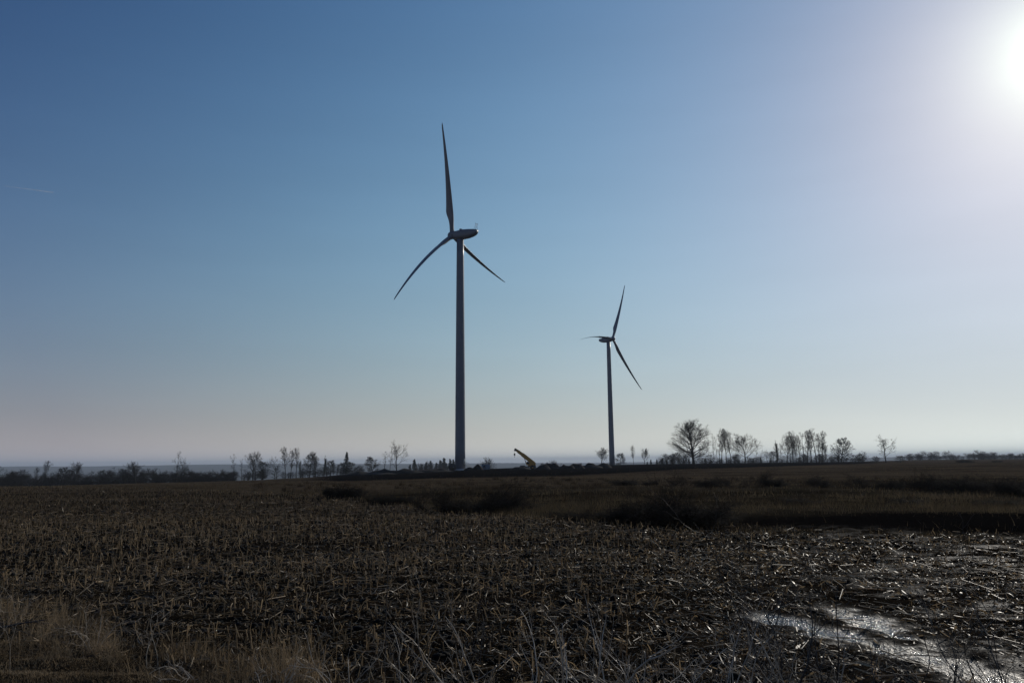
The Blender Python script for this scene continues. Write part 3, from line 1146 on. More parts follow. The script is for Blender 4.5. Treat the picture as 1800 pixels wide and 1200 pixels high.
def wood(name, label, cols, n, hrange, kinds, seed, depth, w=1.0, mat=None, far=False):
    rg = np.random.default_rng(seed)
    parts = []
    cache = {}
    for k in range(n):
        kd = kinds[k % len(kinds)]
        if kd not in cache:
            tr, cr, lv = tree_meshes(kd, 500 + seed)
            if far:
                V, Fq = join_np([tr[0], cr[0]] + [thin_out(cr[1], 20, 4)] + ([(lv[0][:3600], lv[1][:900])] if lv is not None else []))
            elif kd == 'bush':
                V, Fq = join_np(tr + [cr[0], thin_out(cr[1], 9, 2)])
            else:
                V, Fq = join_np(tr + cr[:2] + [thin_out(cr[2], 9, 3)] + ([(lv[0][:6400], lv[1][:1600])] if lv is not None else []))
            cache[kd] = (V, Fq)
        V, Fq = cache[kd]
        u_ = rg.uniform(*cols)
        d = rg.uniform(*depth)
        x, y = at_px(u_, d)
        h = rg.uniform(*hrange) * rg.choice([.8, 1, 1, 1.25]) * (1 + .16 * math.sin(u_ / 23.0) * math.sin(u_ / 61 + 1))
        a = rg.uniform(0, 6.28)
        s = h / 10
        c, sn = math.cos(a), math.sin(a)
        Rm = np.array([[c, -sn, 0], [sn, c, 0], [0, 0, 1]])
        parts.append(((V * [s * w, s * w, s]) @ Rm.T + [x, y, gz(x, y) - .1], Fq))
    V, Fq = join_np(parts)
    o = mesh_np(name, V, Fq, mat or M_TWIG)
    tag(o, label, 'wood', kind='stuff')


wood('bare_wood', 'long low wood of bare brush along the left horizon', (-220, 414), 300, (4.6, 7.2), ['dense', 'dense', 'vase', 'open'], 5, (362, 430), 1.35)
wood('brush_belt', 'low brush under the trees of the left row', (405, 640), 70, (2.8, 4.6), ['dense', 'dense', 'open'], 6, (358, 385), 1.5)
wood('hedge_bottom', 'dense low scrub closing the foot of the left wood', (-220, 415), 170, (2.2, 4.0), ['bush', 'dense'], 12, (355, 392), 1.5)
wood('distant_wood', 'hazy wood on the far right horizon', (1580, 2050), 300, (4.5, 9.5), ['dense', 'vase', 'dense'], 8, (880, 1100), 1.5)
wood('far_woodland', 'faint hazy woods scattered over the distant plain', (-250, 2100), 260, (11, 19), ['dense', 'open'], 14, (4600, 8200), 3.5, far=True)
wood('undergrowth', 'low brush under the right tree row', (1150, 1510), 130, (2.2, 5.6), ['dense', 'open'], 9, (452, 480), 1.7)
wood('far_brush', 'hazy brush far behind the right tree row', (1130, 1545), 66, (18, 27), ['vase', 'dense'], 10, (1000, 1200), 1.2, far=True)


# ================================================================== stubble, residue and grass
def blades(rg, X, Y, Z, h, w, lean, curl=.3, seg=2):
    """tapering ribbons growing from points; arrays of size n"""
    n = len(X)
    a = rg.uniform(0, 2 * math.pi, n)
    b = rg.uniform(0, 2 * math.pi, n)
    dx, dy = np.cos(a), np.sin(a)
    wx, wy = np.cos(b) * w / 2, np.sin(b) * w / 2
    rows = []
    for k in range(seg + 1):
        t = k / seg
        o = lean * h * (t + curl * t * t)
        zz = Z + h * (t - .35 * lean * curl * t * t)
        wt_ = 1 - .85 * t
        c = np.stack([X + dx * o, Y + dy * o, zz], 1)
        wv = np.stack([wx, wy, wx * 0], 1) * wt_
        rows.append(c - wv)
        rows.append(c + wv)
    V = np.stack(rows, 1).reshape(-1, 3)
    base = np.arange(n)[:, None] * (2 * (seg + 1))
    Fq = np.concatenate([np.stack([base[:, 0] + 2 * k, base[:, 0] + 2 * k + 1, base[:, 0] + 2 * k + 3, base[:, 0] + 2 * k + 2], 1) for k in range(seg)])
    return V, Fq


def flakes(rg, X, Y, Z, L, w, tilt, roll=.5):
    """curled leaf strips lying about: 3 segments"""
    n = len(X)
    a = rg.uniform(0, 2 * math.pi, n)
    ti = np.abs(rg.normal(0, 1, n)) * tilt
    ro = rg.normal(0, roll, n)
    d = np.stack([np.cos(a) * np.cos(ti), np.sin(a) * np.cos(ti), np.sin(ti)], 1)
    s = np.stack([-np.sin(a), np.cos(a), 0 * a], 1)
    u_ = np.cross(d, s)
    u_ *= np.sign(u_[:, 2:3]) + 1e-6
    s2 = s * np.cos(ro)[:, None] + u_ * np.sin(ro)[:, None]
    nrm = np.cross(d, s2)
    cv = rg.normal(0, .22, n)[:, None]
    P0 = np.stack([X, Y, Z + L * .5 * np.abs(np.sin(ti)) + .012], 1)
    rows = []
    for t in (-.5, -.17, .17, .5):
        c = P0 + d * (t * L)[:, None] + nrm * cv * (t * t * 2)*L[:, None]
        ww = (w * (1 - 1.1 * t * t))[:, None] / 2
        rows += [c - s2 * ww, c + s2 * ww]
    V = np.stack(rows, 1).reshape(-1, 3)
    b0 = np.arange(n) * 8
    Fq = np.concatenate([np.stack([b0 + 2 * k, b0 + 2 * k + 1, b0 + 2 * k + 3, b0 + 2 * k + 2], 1) for k in range(3)])
    return V, Fq


def sector(rg, n, r0, r1, u0, u1, power=2.0):
    """points spread evenly on the ground between bearings and radii"""
    a0, a1 = math.atan((u0 - 900) / F), math.atan((u1 - 900) / F)
    az = rg.uniform(a0, a1, n)
    r = (rg.uniform(r0 ** power, r1 ** power, n)) ** (1 / power)
    return np.sin(az) * r, np.cos(az) * r


def field_mask(x, y, rg, soft=1.2):
    r = depth(x, y)
    u = ucol(x, y)
    E = np.interp(u, U_E, E_E)
    verge = np.interp(u, [-900, 0, 300, 550, 700, 1800], [13.5, 12.2, 10.7, 8.9, 7.5, 6])
    j = rg.normal(0, soft, len(x))
    return (r < E + 4 * fbm(x / 6, y / 6, 2) + j) & (r > verge + .25 * j)


def wet_side(x, y):
    """0 on dry stubble, 1 where the crop was flattened on the wet ground"""
    u = ucol(x, y)
    r = depth(x, y)
    return sstep(950, 1350, u + 120 * fbm(x / 2, y / 2, 2)) * (1 - .45 * sstep(18, 28, r))


def build_stubble():
    rg = np.random.default_rng(21)
    # rows .76 m apart, running slightly askew across the view
    ca, sa = math.cos(.13), math.sin(.13)
    q = np.arange(4, 135, .76)
    pts = []
    for c in q:
        half = c * .95 + 8
        p = np.arange(-half, half, .13 if c < 60 else .2)
        p = p + rg.normal(0, .05, len(p))
        cc = c + rg.normal(0, .04, len(p))
        pts.append(np.stack([p * ca + cc * sa, -p * sa + cc * ca], 1))
    P = np.concatenate(pts)
    x, y = P[:, 0], P[:, 1]
    u = ucol(x, y)
    keep = field_mask(x, y, rg) & (u > -180) & (u < 2000) & (y > 3)
    gap = fbm(x / 2.5, y / 1.6, 3)
    keep &= (rg.random(len(x)) < .92 - 1.1 * np.clip(gap - .02, 0, 1) * 2)
    rowc = y * ca + x * sa
    track = np.abs((rowc + .6 * fbm(x / 9, y / 9, 2)) % 9.1 - 4.5)
    keep &= (np.abs(track - 1.1) > .34) | (rg.random(len(x)) < .12)
    keep &= rg.random(len(x)) > .86 * wet_side(x, y)
    keep &= puddle_d(x, y) > .5
    x, y = x[keep], y[keep]
    n = len(x)
    z = terrain(x, y)
    r = depth(x, y)
    h = rg.uniform(.09, .27, n) * (1 - .3 * wet_side(x, y))
    lean = np.abs(rg.normal(0, .24, n))
    a = rg.uniform(0, 2 * math.pi, n)
    rad = rg.uniform(.007, .0115, n) * (1 + .35 * sstep(40, 100, r))
    m = 3
    T = np.linspace(0, 1, m)[None]
    L = np.stack([x[:, None] + np.cos(a)[:, None] * lean[:, None] * h[:, None] * T,
                  y[:, None] + np.sin(a)[:, None] * lean[:, None] * h[:, None] * T,
                  z[:, None] - .02 + (h[:, None] + .02) * T * (1 - .2 * lean[:, None])], -1)
    near = r < 38
    parts = [batch_tubes(L[near], rad[near][:, None] * np.array([1.25, 1, .8])[None], 5),
             batch_tubes(L[~near][:, [0, 2]], rad[~near][:, None] * np.array([1.2, .9])[None], 3)]
    # torn sheaths and leaves hanging from the stalks
    for k in range(3):
        sel = rg.random(n) < (.75 if k < 2 else .45)
        sel &= near | (rg.random(n) < .45)
        t = rg.uniform(.3, 1, n)
        parts.append(flakes(rg, x[sel] + rg.normal(0, .03, sel.sum()), y[sel] + rg.normal(0, .03, sel.sum()), z[sel] + h[sel] * t[sel] * .7,
                            rg.uniform(.06, .24, sel.sum()), rg.uniform(.006, .019, sel.sum()), 1.0, .9))
    V, Fq = join_np(parts)
    o = mesh_np('corn_stubble', V, Fq, M_STRAW)
    tag(o, 'rows of cut maize stubble with torn sheaths', 'stubble', kind='stuff')


def build_residue():
    rg = np.random.default_rng(22)
    parts = []
    for n, r0, r1, u0, u1, Ls, ws in ((80000, 7, 24, -200, 2000, (.025, .24), (.005, .019)), (46000, 20, 50, -150, 1950, (.05, .28), (.010, .028)),
                                      (42000, 42, 140, -150, 1000, (.10, .34), (.016, .040)), (7000, 10, 34, 1100, 2000, (.05, .22), (.02, .045))):
        x, y = sector(rg, n, r0, r1, u0, u1)
        k = field_mask(x, y, rg)
        rowc = y * math.cos(.13) + x * math.sin(.13)
        k &= rg.random(n) < .72 + .28 * np.cos(rowc / .76 * 2 * math.pi)
        k &= rg.random(n) < .9 - 2.4 * np.clip(fbm(x / 1.6, y / 1.1, 3), 0, 1)
        k &= (puddle_d(x, y) > .2 + rg.normal(0, .15, n)) | (rg.random(n) < .12)
        x, y = x[k], y[k]
        z = terrain(x, y)
        m = len(x)
        sh = rg.random(m) ** 3.0
        parts.append(flakes(rg, x, y, z, Ls[0] + (Ls[1] - Ls[0]) * sh, rg.uniform(*ws, m), .32, .5))
    V, Fq = join_np(parts)
    o = mesh_np('crop_residue', V, Fq, M_HUSK)
    tag(o, 'dead maize leaves and husks littering the wet soil', 'crop residue', kind='stuff')
    # stalk pieces lying flat
    x, y = sector(rg, 5200, 7, 60, -200, 2000)
    k = field_mask(x, y, rg)
    x, y = x[k], y[k]
    n = len(x)
    z = terrain(x, y)
    a = rg.uniform(0, math.pi, n)
    L = rg.uniform(.15, .7, n)
    ti = rg.normal(0, .1, n)
    T = np.array([-.5, 0, .5])[None]
    P = np.stack([x[:, None] + np.cos(a)[:, None] * L[:, None] * T, y[:, None] + np.sin(a)[:, None] * L[:, None] * T,
                  z[:, None] + .035 + np.abs(ti)[:, None] * L[:, None] * .5 + ti[:, None] * L[:, None] * T], -1)
    V, Fq = batch_tubes(P, np.full((n, 3), .009) * rg.uniform(.6, 1.3, (n, 1)), 5)
    o = mesh_np('fallen_stalks', V, Fq, M_HUSK)
    tag(o, 'snapped maize stalks lying flat on the field', 'fallen stalks', kind='stuff')


def build_clods():
    """lumps of turned soil"""
    rg = np.random.default_rng(23)
    x, y = sector(rg, 16000, 7, 38, -150, 2000)
    k = (puddle_d(x, y) > .3) & (rg.random(16000) > .8 * wet_side(x, y)) & field_mask(x, y, rg, .3)
    x, y = x[k], y[k]
    n = len(x)
    z = terrain(x, y)
    s = .018 + .055 * rg.random(n) ** 2.5
    phi = (1 + 5 ** .5) / 2
    ico = np.array([(-1, phi, 0), (1, phi, 0), (-1, -phi, 0), (1, -phi, 0), (0, -1, phi), (0, 1, phi), (0, -1, -phi), (0, 1, -phi), (phi, 0, -1), (phi, 0, 1), (-phi, 0, -1), (-phi, 0, 1)]) / 1.9
    fi = np.array([(0, 11, 5), (0, 5, 1), (0, 1, 7), (0, 7, 10), (0, 10, 11), (1, 5, 9), (5, 11, 4), (11, 10, 2), (10, 7, 6), (7, 1, 8), (3, 9, 4), (3, 4, 2), (3, 2, 6), (3, 6, 8), (3, 8, 9), (4, 9, 5), (2, 4, 11), (6, 2, 10), (8, 6, 7), (9, 8, 1)])
    V = ico[None] * (s[:, None, None]) * rg.uniform(.6, 1.4, (n, 12, 1)) * rg.uniform(.6, 1.4, (n, 1, 3)) * np.array([1.2, 1.2, .7])
    V = V + np.stack([x, y, z + s * .15], 1)[:, None]
    Ft = (np.arange(n)[:, None, None] * 12 + fi[None]).reshape(-1, 3)
    m = noisy_mat('soil_clod', (.004, .0032, .0027), (.010, .008, .0065), 5, .85, .6, 30, spec=.12)
    o = mesh_np('soil_clods', V.reshape(-1, 3), Ft, m)
    tag(o, 'crumbly dark clods of soil across the field', 'clods', kind='stuff')


def build_grass():
    rg = np.random.default_rng(24)
    # the verge at the lower left
    x, y = sector(rg, 120000, 7.0, 18, -200, 760)
    u = ucol(x, y)
    r = depth(x, y)
    verge = np.interp(u, [-900, 0, 300, 550, 700, 1800], [13.5, 12.2, 10.7, 8.9, 7.5, 6])
    k = r < verge + rg.normal(0, .28, len(x)) + 1.0 * fbm(x * 1.3, y * 1.3, 2)
    x, y = x[k], y[k]
    n = len(x)
    z = terrain(x, y)
    clump = np.clip(fbm(x * 1.6, y * 1.6, 3) + .25, 0, 1)
    h = (.02 + .14 * clump ** 1.5 * rg.uniform(.2, 1.6, n))
    V1 = blades(rg, x, y, z, h, rg.uniform(.003, .007, n), np.abs(rg.normal(0, .7, n)), .5)
    # tall tufts along its edge
    parts = [V1]
    cx, cy = sector(rg, 420, 8.3, 17, -150, 660)
    u = ucol(cx, cy)
    r = depth(cx, cy)
    verge = np.interp(u, [-900, 0, 300, 550, 700, 1800], [13.5, 12.2, 10.7, 8.9, 7.5, 6])
    kk = (np.abs(r - verge) < .8) & (rg.random(len(r)) < .8)
    for px, py in zip(cx[kk], cy[kk]):
        m = 70
        xx = px + rg.normal(0, .11, m)
        yy = py + rg.normal(0, .11, m)
        parts.append(blades(rg, xx, yy, terrain(xx, yy), rg.uniform(.10, .52, m) * rg.uniform(.5, 1.1), rg.uniform(.003, .006, m), np.abs(rg.normal(0, .8, m)), .8, 4))
    for pu, pd_, nn, hh in ((15, 14.2, 160, .62), (60, 13.6, 150, .55), (120, 13.2, 170, .60), (165, 12.6, 190, .72), (205, 12.3, 120, .5), (470, 10.2, 140, .5), (515, 9.9, 220, .75), (545, 9.6, 180, .62), (330, 11.2, 110, .42), (400, 10.8, 110, .4)):
        px, py = at_px(pu, pd_)
        xx = px + rg.normal(0, .17, nn)
        yy = py + rg.normal(0, .14, nn)
        parts.append(blades(rg, xx, yy, terrain(xx, yy), hh * rg.uniform(.35, 1.05, nn), rg.uniform(.004, .009, nn), np.abs(rg.normal(0, .45, nn)), .7, 4))
    V, Fq = join_np(parts)
    o = mesh_np('verge_grass', V, Fq, M_GRASS)
    tag(o, 'short reddish dry grass with tufts on the verge', 'grass', kind='stuff')
    # rough grass beyond the near field
    parts = []
    for n, r0, r1, hh, ww in ((90000, 22, 60, (.08, .42), (.010, .022)), (70000, 55, 130, (.10, .40), (.03, .06)), (50000, 120, 330, (.12, .42), (.08, .16))):
        x, y = sector(rg, n, r0, r1, -200 if r0 > 40 else 500, 2000)
        u = ucol(x, y)
        r = depth(x, y)
        E = np.interp(u, U_E, E_E)
        k = (r > E - .5 + rg.normal(0, .8, n)) & (rg.random(n) < .06 + 3.2 * np.clip(fbm(x / 6, y / 3, 4) + .06, 0, 1))
        k &= rg.random(n) > .9 * soil_zone(u, r)
        k &= ~((u > 1250) & (r < 37 + 5 * fbm(x / 5, y / 5, 2)) & (r > E + 1.0) & (rg.random(n) < .93))
        x, y, r = x[k], y[k], r[k]
        m = len(x)
        parts.append(blades(rg, x, y, terrain(x, y), rg.uniform(*hh, m) * (1 - .55 * sstep(60, 95, r)), rg.uniform(*ww, m), np.abs(rg.normal(0, .4, m)), .5))
    V, Fq = join_np(parts)
    o = mesh_np('rough_grass', V, Fq, M_ROUGHGRASS)
    tag(o, 'dull brown rough grass between the near field and the site', 'grass', kind='stuff')


def build_weed_clumps():
    rg = np.random.default_rng(31)
    parts = []
    x, y = sector(rg, 900, 27, 120, 450, 2000, 1.4)
    u, r = ucol(x, y), depth(x, y)
    E = np.interp(u, U_E, E_E)
    k = (r > E + 1) & (fbm(x / 9, y / 5, 3) > -.03) & ~((u > 1250) & (r < 37))
    for px, py in zip(x[k], y[k]):
        n = int(rg.integers(18, 60))
        xx = px + rg.normal(0, .22, n)
        yy = py + rg.normal(0, .16, n)
        hh = rg.uniform(.25, .8)
        parts.append(blades(rg, xx, yy, terrain(xx, yy), hh * rg.uniform(.4, 1, n), rg.uniform(.008, .02, n) * (1 + py / 80), np.abs(rg.normal(0, .45, n)), .5))
    V, Fq = join_np(parts)
    m = noisy_mat('dead_weeds', (.020, .014, .009), (.085, .060, .036), .3, .9, randomize=.6, spec=.05, through=.3)
    o = mesh_np('weed_clumps', V, Fq, m)
    tag(o, 'clumps of taller dead weeds on the rough ground', 'weeds', kind='stuff')


build_weed_clumps()
build_stubble()
build_residue()
build_clods()
build_grass()

# ---- bushes on the rough ground, photo column, distance, height m, width factor
G_B = 'scrubby bushes beyond the near field'
BUSHES = [
    ('bush', 596, 60, 1.20, .9, 'small dark bush standing farthest left on the rough ground'),
    ('bush', 617, 61, .85, 1.4, 'low dark mound of a bush touching the right of the leftmost one'),
    ('bush', 676, 50, .85, 1.3, 'low dark bush just left of the spindly brown one'),
    ('bush', 706, 50.5, .70, 1.6, 'low wide dark bush below the tall turbine, left side'),
    ('spindly', 775, 44, 1.6, 1.1, 'tall spindly see through bush under the big turbine, left half'),
    ('spindly', 838, 43, 1.9, 1.3, 'largest spindly see through bush under the big turbine'),
    ('bush', 818, 42, .75, 1.8, 'low dark bush at the foot of the largest see through bush'),
    ('bush', 884, 43, 1.0, 1.2, 'round dark bush right of the large see through one'),
    ('bush', 917, 45, .45, 1.6, 'low dark bush right behind the round dark one'),
    ('bush', 1005, 35.5, .55, 1.4, 'small low dark bush alone at the field edge'),
    ('bush', 1080, 34.5, .85, 1.3, 'low dark bush left of the biggest dark bush'),
    ('bush', 1115, 34, 1.2, .8, 'upright dark bush touching the left of the biggest dark bush'),
    ('bush', 1188, 32, 1.35, 1.35, 'biggest dark bush at the edge of the field'),
    ('spindly', 1212, 31.5, 2.15, .7, 'tall twiggy shoots rising from the right of the biggest bush'),
    ('spindly', 1240, 33, .9, 1.2, 'low tangle at the right foot of the biggest bush'),
    ('bush', 1093, 88, .95, 2.6, 'long low dark bramble bank above the bush left of the biggest'),
    ('bush', 1137, 86, .8, 1.6, 'low dark bramble at the right of the long bank'),
    ('spindly', 1180, 84, 1.7, 1.0, 'thin brown shrub between the bramble bank and the dark scrub'),
    ('bush', 1232, 80, 1.1, 1.8, 'dark scrub directly above the biggest bush'),
    ('spindly', 1275, 78, 1.7, 1.5, 'see through scrub, first right of the biggest bush tips'),
    ('spindly', 1318, 76, 2.1, 1.2, 'branching shrub standing out of the dark scrub strip'),
    ('bush', 1352, 76, 1.1, 1.7, 'dark scrub right of the branching shrub'),
    ('spindly', 1405, 78, 1.4, 1.6, 'see through scrub in the middle of the right hand strip'),
    ('bush', 1430, 74, .9, 1.6, 'dark scrub in the middle of the right hand strip'),
    ('spindly', 1500, 72, 1.6, 1.5, 'thin scrub left of the tallest right hand bush'),
    ('bush', 1552, 68, 1.1, 1.7, 'low dark scrub left of the tallest right hand bush'),
    ('spindly', 1600, 66, 2.3, 1.0, 'tallest bush on the right hand strip of scrub'),
    ('bush', 1612, 64, 1.3, 1.2, 'dark bush at the foot of the tallest right hand one'),
    ('bush', 1668, 60, 1.2, 1.6, 'bush well right of the tallest right hand bush'),
    ('spindly', 1730, 58, 1.4, 1.6, 'thin scrub, second from the right edge'),
    ('bush', 1792, 53, 1.3, 1.6, 'dark scrub cut by the right edge of the view'),
    ('bush', 1385, 47, .45, 2.6, 'flat dark bramble in the middle of the right slope'),
    ('bush', 1570, 46, .4, 2.4, 'flat dark bramble below the scrub strip on the right'),
    ('bush', 1735, 44, .5, 2.2, 'flat bramble near the right edge, nearest of them'),
    ('bush', 1685, 380, 1.9, 2.6, 'dark low hedge clump left on the far right field'),
    ('bush', 1740, 384, 1.3, 2.6, 'thinner hedge clump right on the far right field'),
]
for kd, px, d, h, w, lab in BUSHES:
    if d < 62:
        h, w = h * 1.12, w * 1.4
    plant(kd, px, d, h, w, lab, G_B if d < 300 else 'hedge clumps on the far right field')


# ---- spindly saplings and weeds close to the camera
def sapling(px, dist, Hm, nst, spread, seed, label, mat, group, thick=.006, sub=5, arch=.0, lean=(0, 0)):
    rg = np.random.default_rng(seed)
    root = empty('bare_shrub', ground_loc(px, dist, -.03), 0)
    tag(root, label, 'shrub', group)
    a = rg.uniform(0, 6.28, nst)
    m = 12
    P = np.zeros((nst, m, 3))
    P[:, 0] = rg.normal(0, .06, (nst, 3)) * [1, 1, 0]
    d = np.stack([np.cos(a) * spread + lean[0], np.sin(a) * spread + lean[1], np.ones(nst)], 1) * 1.0
    L = Hm * rg.uniform(.6, 1.05, nst)
    for k in range(1, m):
        d /= np.linalg.norm(d, axis=1, keepdims=True)
        P[:, k] = P[:, k - 1] + d * (L / (m - 1))[:, None]
        d = d + rg.normal(0, .15, d.shape)
        d[:, 2] -= arch * k / m
    R = thick * np.linspace(1, .30, m)[None] * rg.uniform(.7, 1.25, (nst, 1))
    for k in range(nst):
        Pk, Rk = P[k:k + 1], R[k:k + 1]
        V, Fq = batch_tubes(Pk, Rk, 6)
        st = mesh_np('stem', V, Fq, mat, root, True)
        B1, R1 = grow(rg, Pk, Rk, sub + 2, (.25, .97), .7, .25, lambda t, pl: pl * (.42 - .22 * t), 7, .03, .15, .62, .35, .0018)
        B2, R2 = grow(rg, B1, R1, 4, (.2, 1), .6, .2, lambda t, pl: pl * .42, 5, .03, .12, .7, .4, .0013)
        V, Fq = join_np([batch_tubes(B1, R1, 4), batch_tubes(B2, R2, 3)])
        mesh_np('twigs', V, Fq, mat, st, True)
    return root


G_S = 'spindly bare shrubs in the foreground'
sapling(1325, 7.6, 2.15, 4, .16, 301, 'tallest dark twiggy shrub rising left of the puddle', M_DARKSTEM, G_S, .011, 8, 0, (.06, 0))
sapling(1430, 7.2, 1.75, 6, .55, 302, 'dark leaning shrub with many fine stems in front of the puddle', M_DARKSTEM, G_S, .008, 6, .0, (-.25, 0))
sapling(1540, 7.0, 1.6, 5, .40, 303, 'dark shrub crossing the middle of the puddle', M_DARKSTEM, G_S, .007, 6)
sapling(1640, 7.4, 1.9, 5, .35, 304, 'dark twiggy shrub in front of the right part of the puddle', M_DARKSTEM, G_S, .007, 7)
sapling(1750, 7.0, 1.9, 6, .40, 305, 'dark twiggy shrub at the lower right corner', M_DARKSTEM, G_S, .008, 7)
sapling(1240, 7.4, 1.5, 6, .60, 306, 'low thin stemmed shrub left of the tallest dark shrub', M_STEM, G_S, 0.0081, 4, .05)
sapling(1120, 7.3, 1.5, 6, .60, 307, 'thin pale stemmed shrub at the bottom right of the centre', M_STEM, G_S, 0.0074, 4, .06)
sapling(1035, 7.0, 1.55, 5, .30, 308, 'pale crooked shrub at the bottom just right of the centre', M_STEM, G_S, 0.0135, 4)
sapling(945, 7.1, 1.55, 3, .35, 309, 'pale arching bramble stems in the bottom centre', M_STEM, G_S, 0.0121, 4, .12)
sapling(870, 7.6, 1.75, 4, .42, 310, 'pale forked shrub in the bottom centre, taller than the arching one', M_STEM, G_S, 0.0115, 4, 0, (-.25, 0))
sapling(815, 8.2, 1.6, 3, .20, 311, 'thin wavy stems left of the pale forked shrub', M_DARKSTEM, G_S, .005, 4)
sapling(500, 9.2, .75, 6, .70, 312, 'low pale stems bending over the grass near the bottom', M_STEM, G_S, 0.0081, 4, .16)
sapling(355, 10.0, .60, 5, .95, 313, 'pale sprawling stems on the verge, lower left', M_STEM, G_S, 0.0081, 4, .22)
sapling(190, 11.5, .85, 5, .50, 314, 'thin reddish weeds on the verge at the left', M_STEM, G_S, 0.0054, 4, .05)
sapling(40, 10.5, 1.25, 4, .30, 315, 'tall thin weed stems at the left edge', M_STEM, G_S, 0.0054, 4, 0, (.12, 0))
sapling(300, 10.6, 1.0, 2, .15, 316, 'single tall straw stem standing over the stubble on the left', M_STEM, G_S, 0.0054, 4, 0, (-.2, 0))

sapling(610, 8.6, 1.1, 5, .60, 320, 'pale bent shrub stems at the bottom, left of the centre', M_STEM, G_S, .007, 4, .10)
sapling(735, 8.0, 1.2, 4, .50, 321, 'thin pale stems at the bottom between the tall weed and the wavy stems', M_STEM, G_S, .006, 4, .08)
sapling(1075, 7.4, 1.65, 5, .55, 322, 'pale tangled shrub right of the pale crooked one', M_STEM, G_S, .009, 5, .02, (.2, 0))
sapling(1180, 7.0, 1.55, 6, .65, 323, 'pale leaning shrub left of the low thin stemmed one', M_STEM, G_S, .008, 5, .0, (-.3, 0))
sapling(1390, 6.8, 1.5, 5, .55, 324, 'pale bowed stems in front of the left end of the puddle', M_STEM, G_S, .008, 5, .10)
sapling(1590, 7.0, 1.5, 5, .55, 325, 'thin brown stems leaning left across the right half of the puddle', M_DARKSTEM, G_S, .007, 6, .0, (-.35, 0))


def tall_weed():
    root = empty('tall_weed', ground_loc(683, 9.9, -.03))
    tag(root, 'tall straight dark weed stalk with seed head standing alone in the stubble', 'weed')
    rg = np.random.default_rng(5)
    m = 14
    P = np.zeros((1, m, 3))
    P[0, :, 2] = np.linspace(0, 1.66, m)
    P[0, :, 0] = np.cumsum(rg.normal(.001, .004, m))
    V, Fq = batch_tubes(P, np.linspace(.0075, .004, m)[None], 6)
    mesh_np('stalk', V, Fq, M_DARKSTEM, root, True)
    t = rg.uniform(1.42, 1.70, 160)
    a = rg.uniform(0, 6.28, 160)
    c = np.stack([P[0, -1, 0] + np.cos(a) * .012, np.sin(a) * .012, t], 1)
    V, Fq = clumps(rg, c, 260, .010, .006)
    mesh_np('seed_head', V, Fq, M_DARKSTEM, root)


tall_weed()


def fallen_branch():
    rg = np.random.default_rng(15)
    x, y = at_px(20, 11.6)
    root = empty('fallen_branch', (x, y, gz(x, y) + .12))
    tag(root, 'dark bare branch lying across the stubble at the left edge', 'branch')
    m = 10
    P = np.zeros((1, m, 3))
    P[0, :, 0] = np.linspace(-.9, .75, m)
    P[0, :, 1] = np.cumsum(rg.normal(0, .01, m))
    P[0, :, 2] = np.linspace(.02, .30, m) + rg.normal(0, .008, m)
    R = np.linspace(.022, .007, m)[None]
    V, Fq = batch_tubes(P, R, 7)
    mesh_np('limb', V, Fq, M_DARKSTEM, root, True)
    B, R1 = grow(rg, P, R, 5, (.3, 1), .6, .2, lambda t, pl: pl * .2, 5, 0, .1, .6, .4, .002)
    V, Fq = batch_tubes(B, R1, 4)
    mesh_np('twigs', V, Fq, M_DARKSTEM, root, True)


fallen_branch()


# ================================================================== the building site
def rot2(v, a):
    return v[0] * math.cos(a) - v[1] * math.sin(a), v[0] * math.sin(a) + v[1] * math.cos(a)


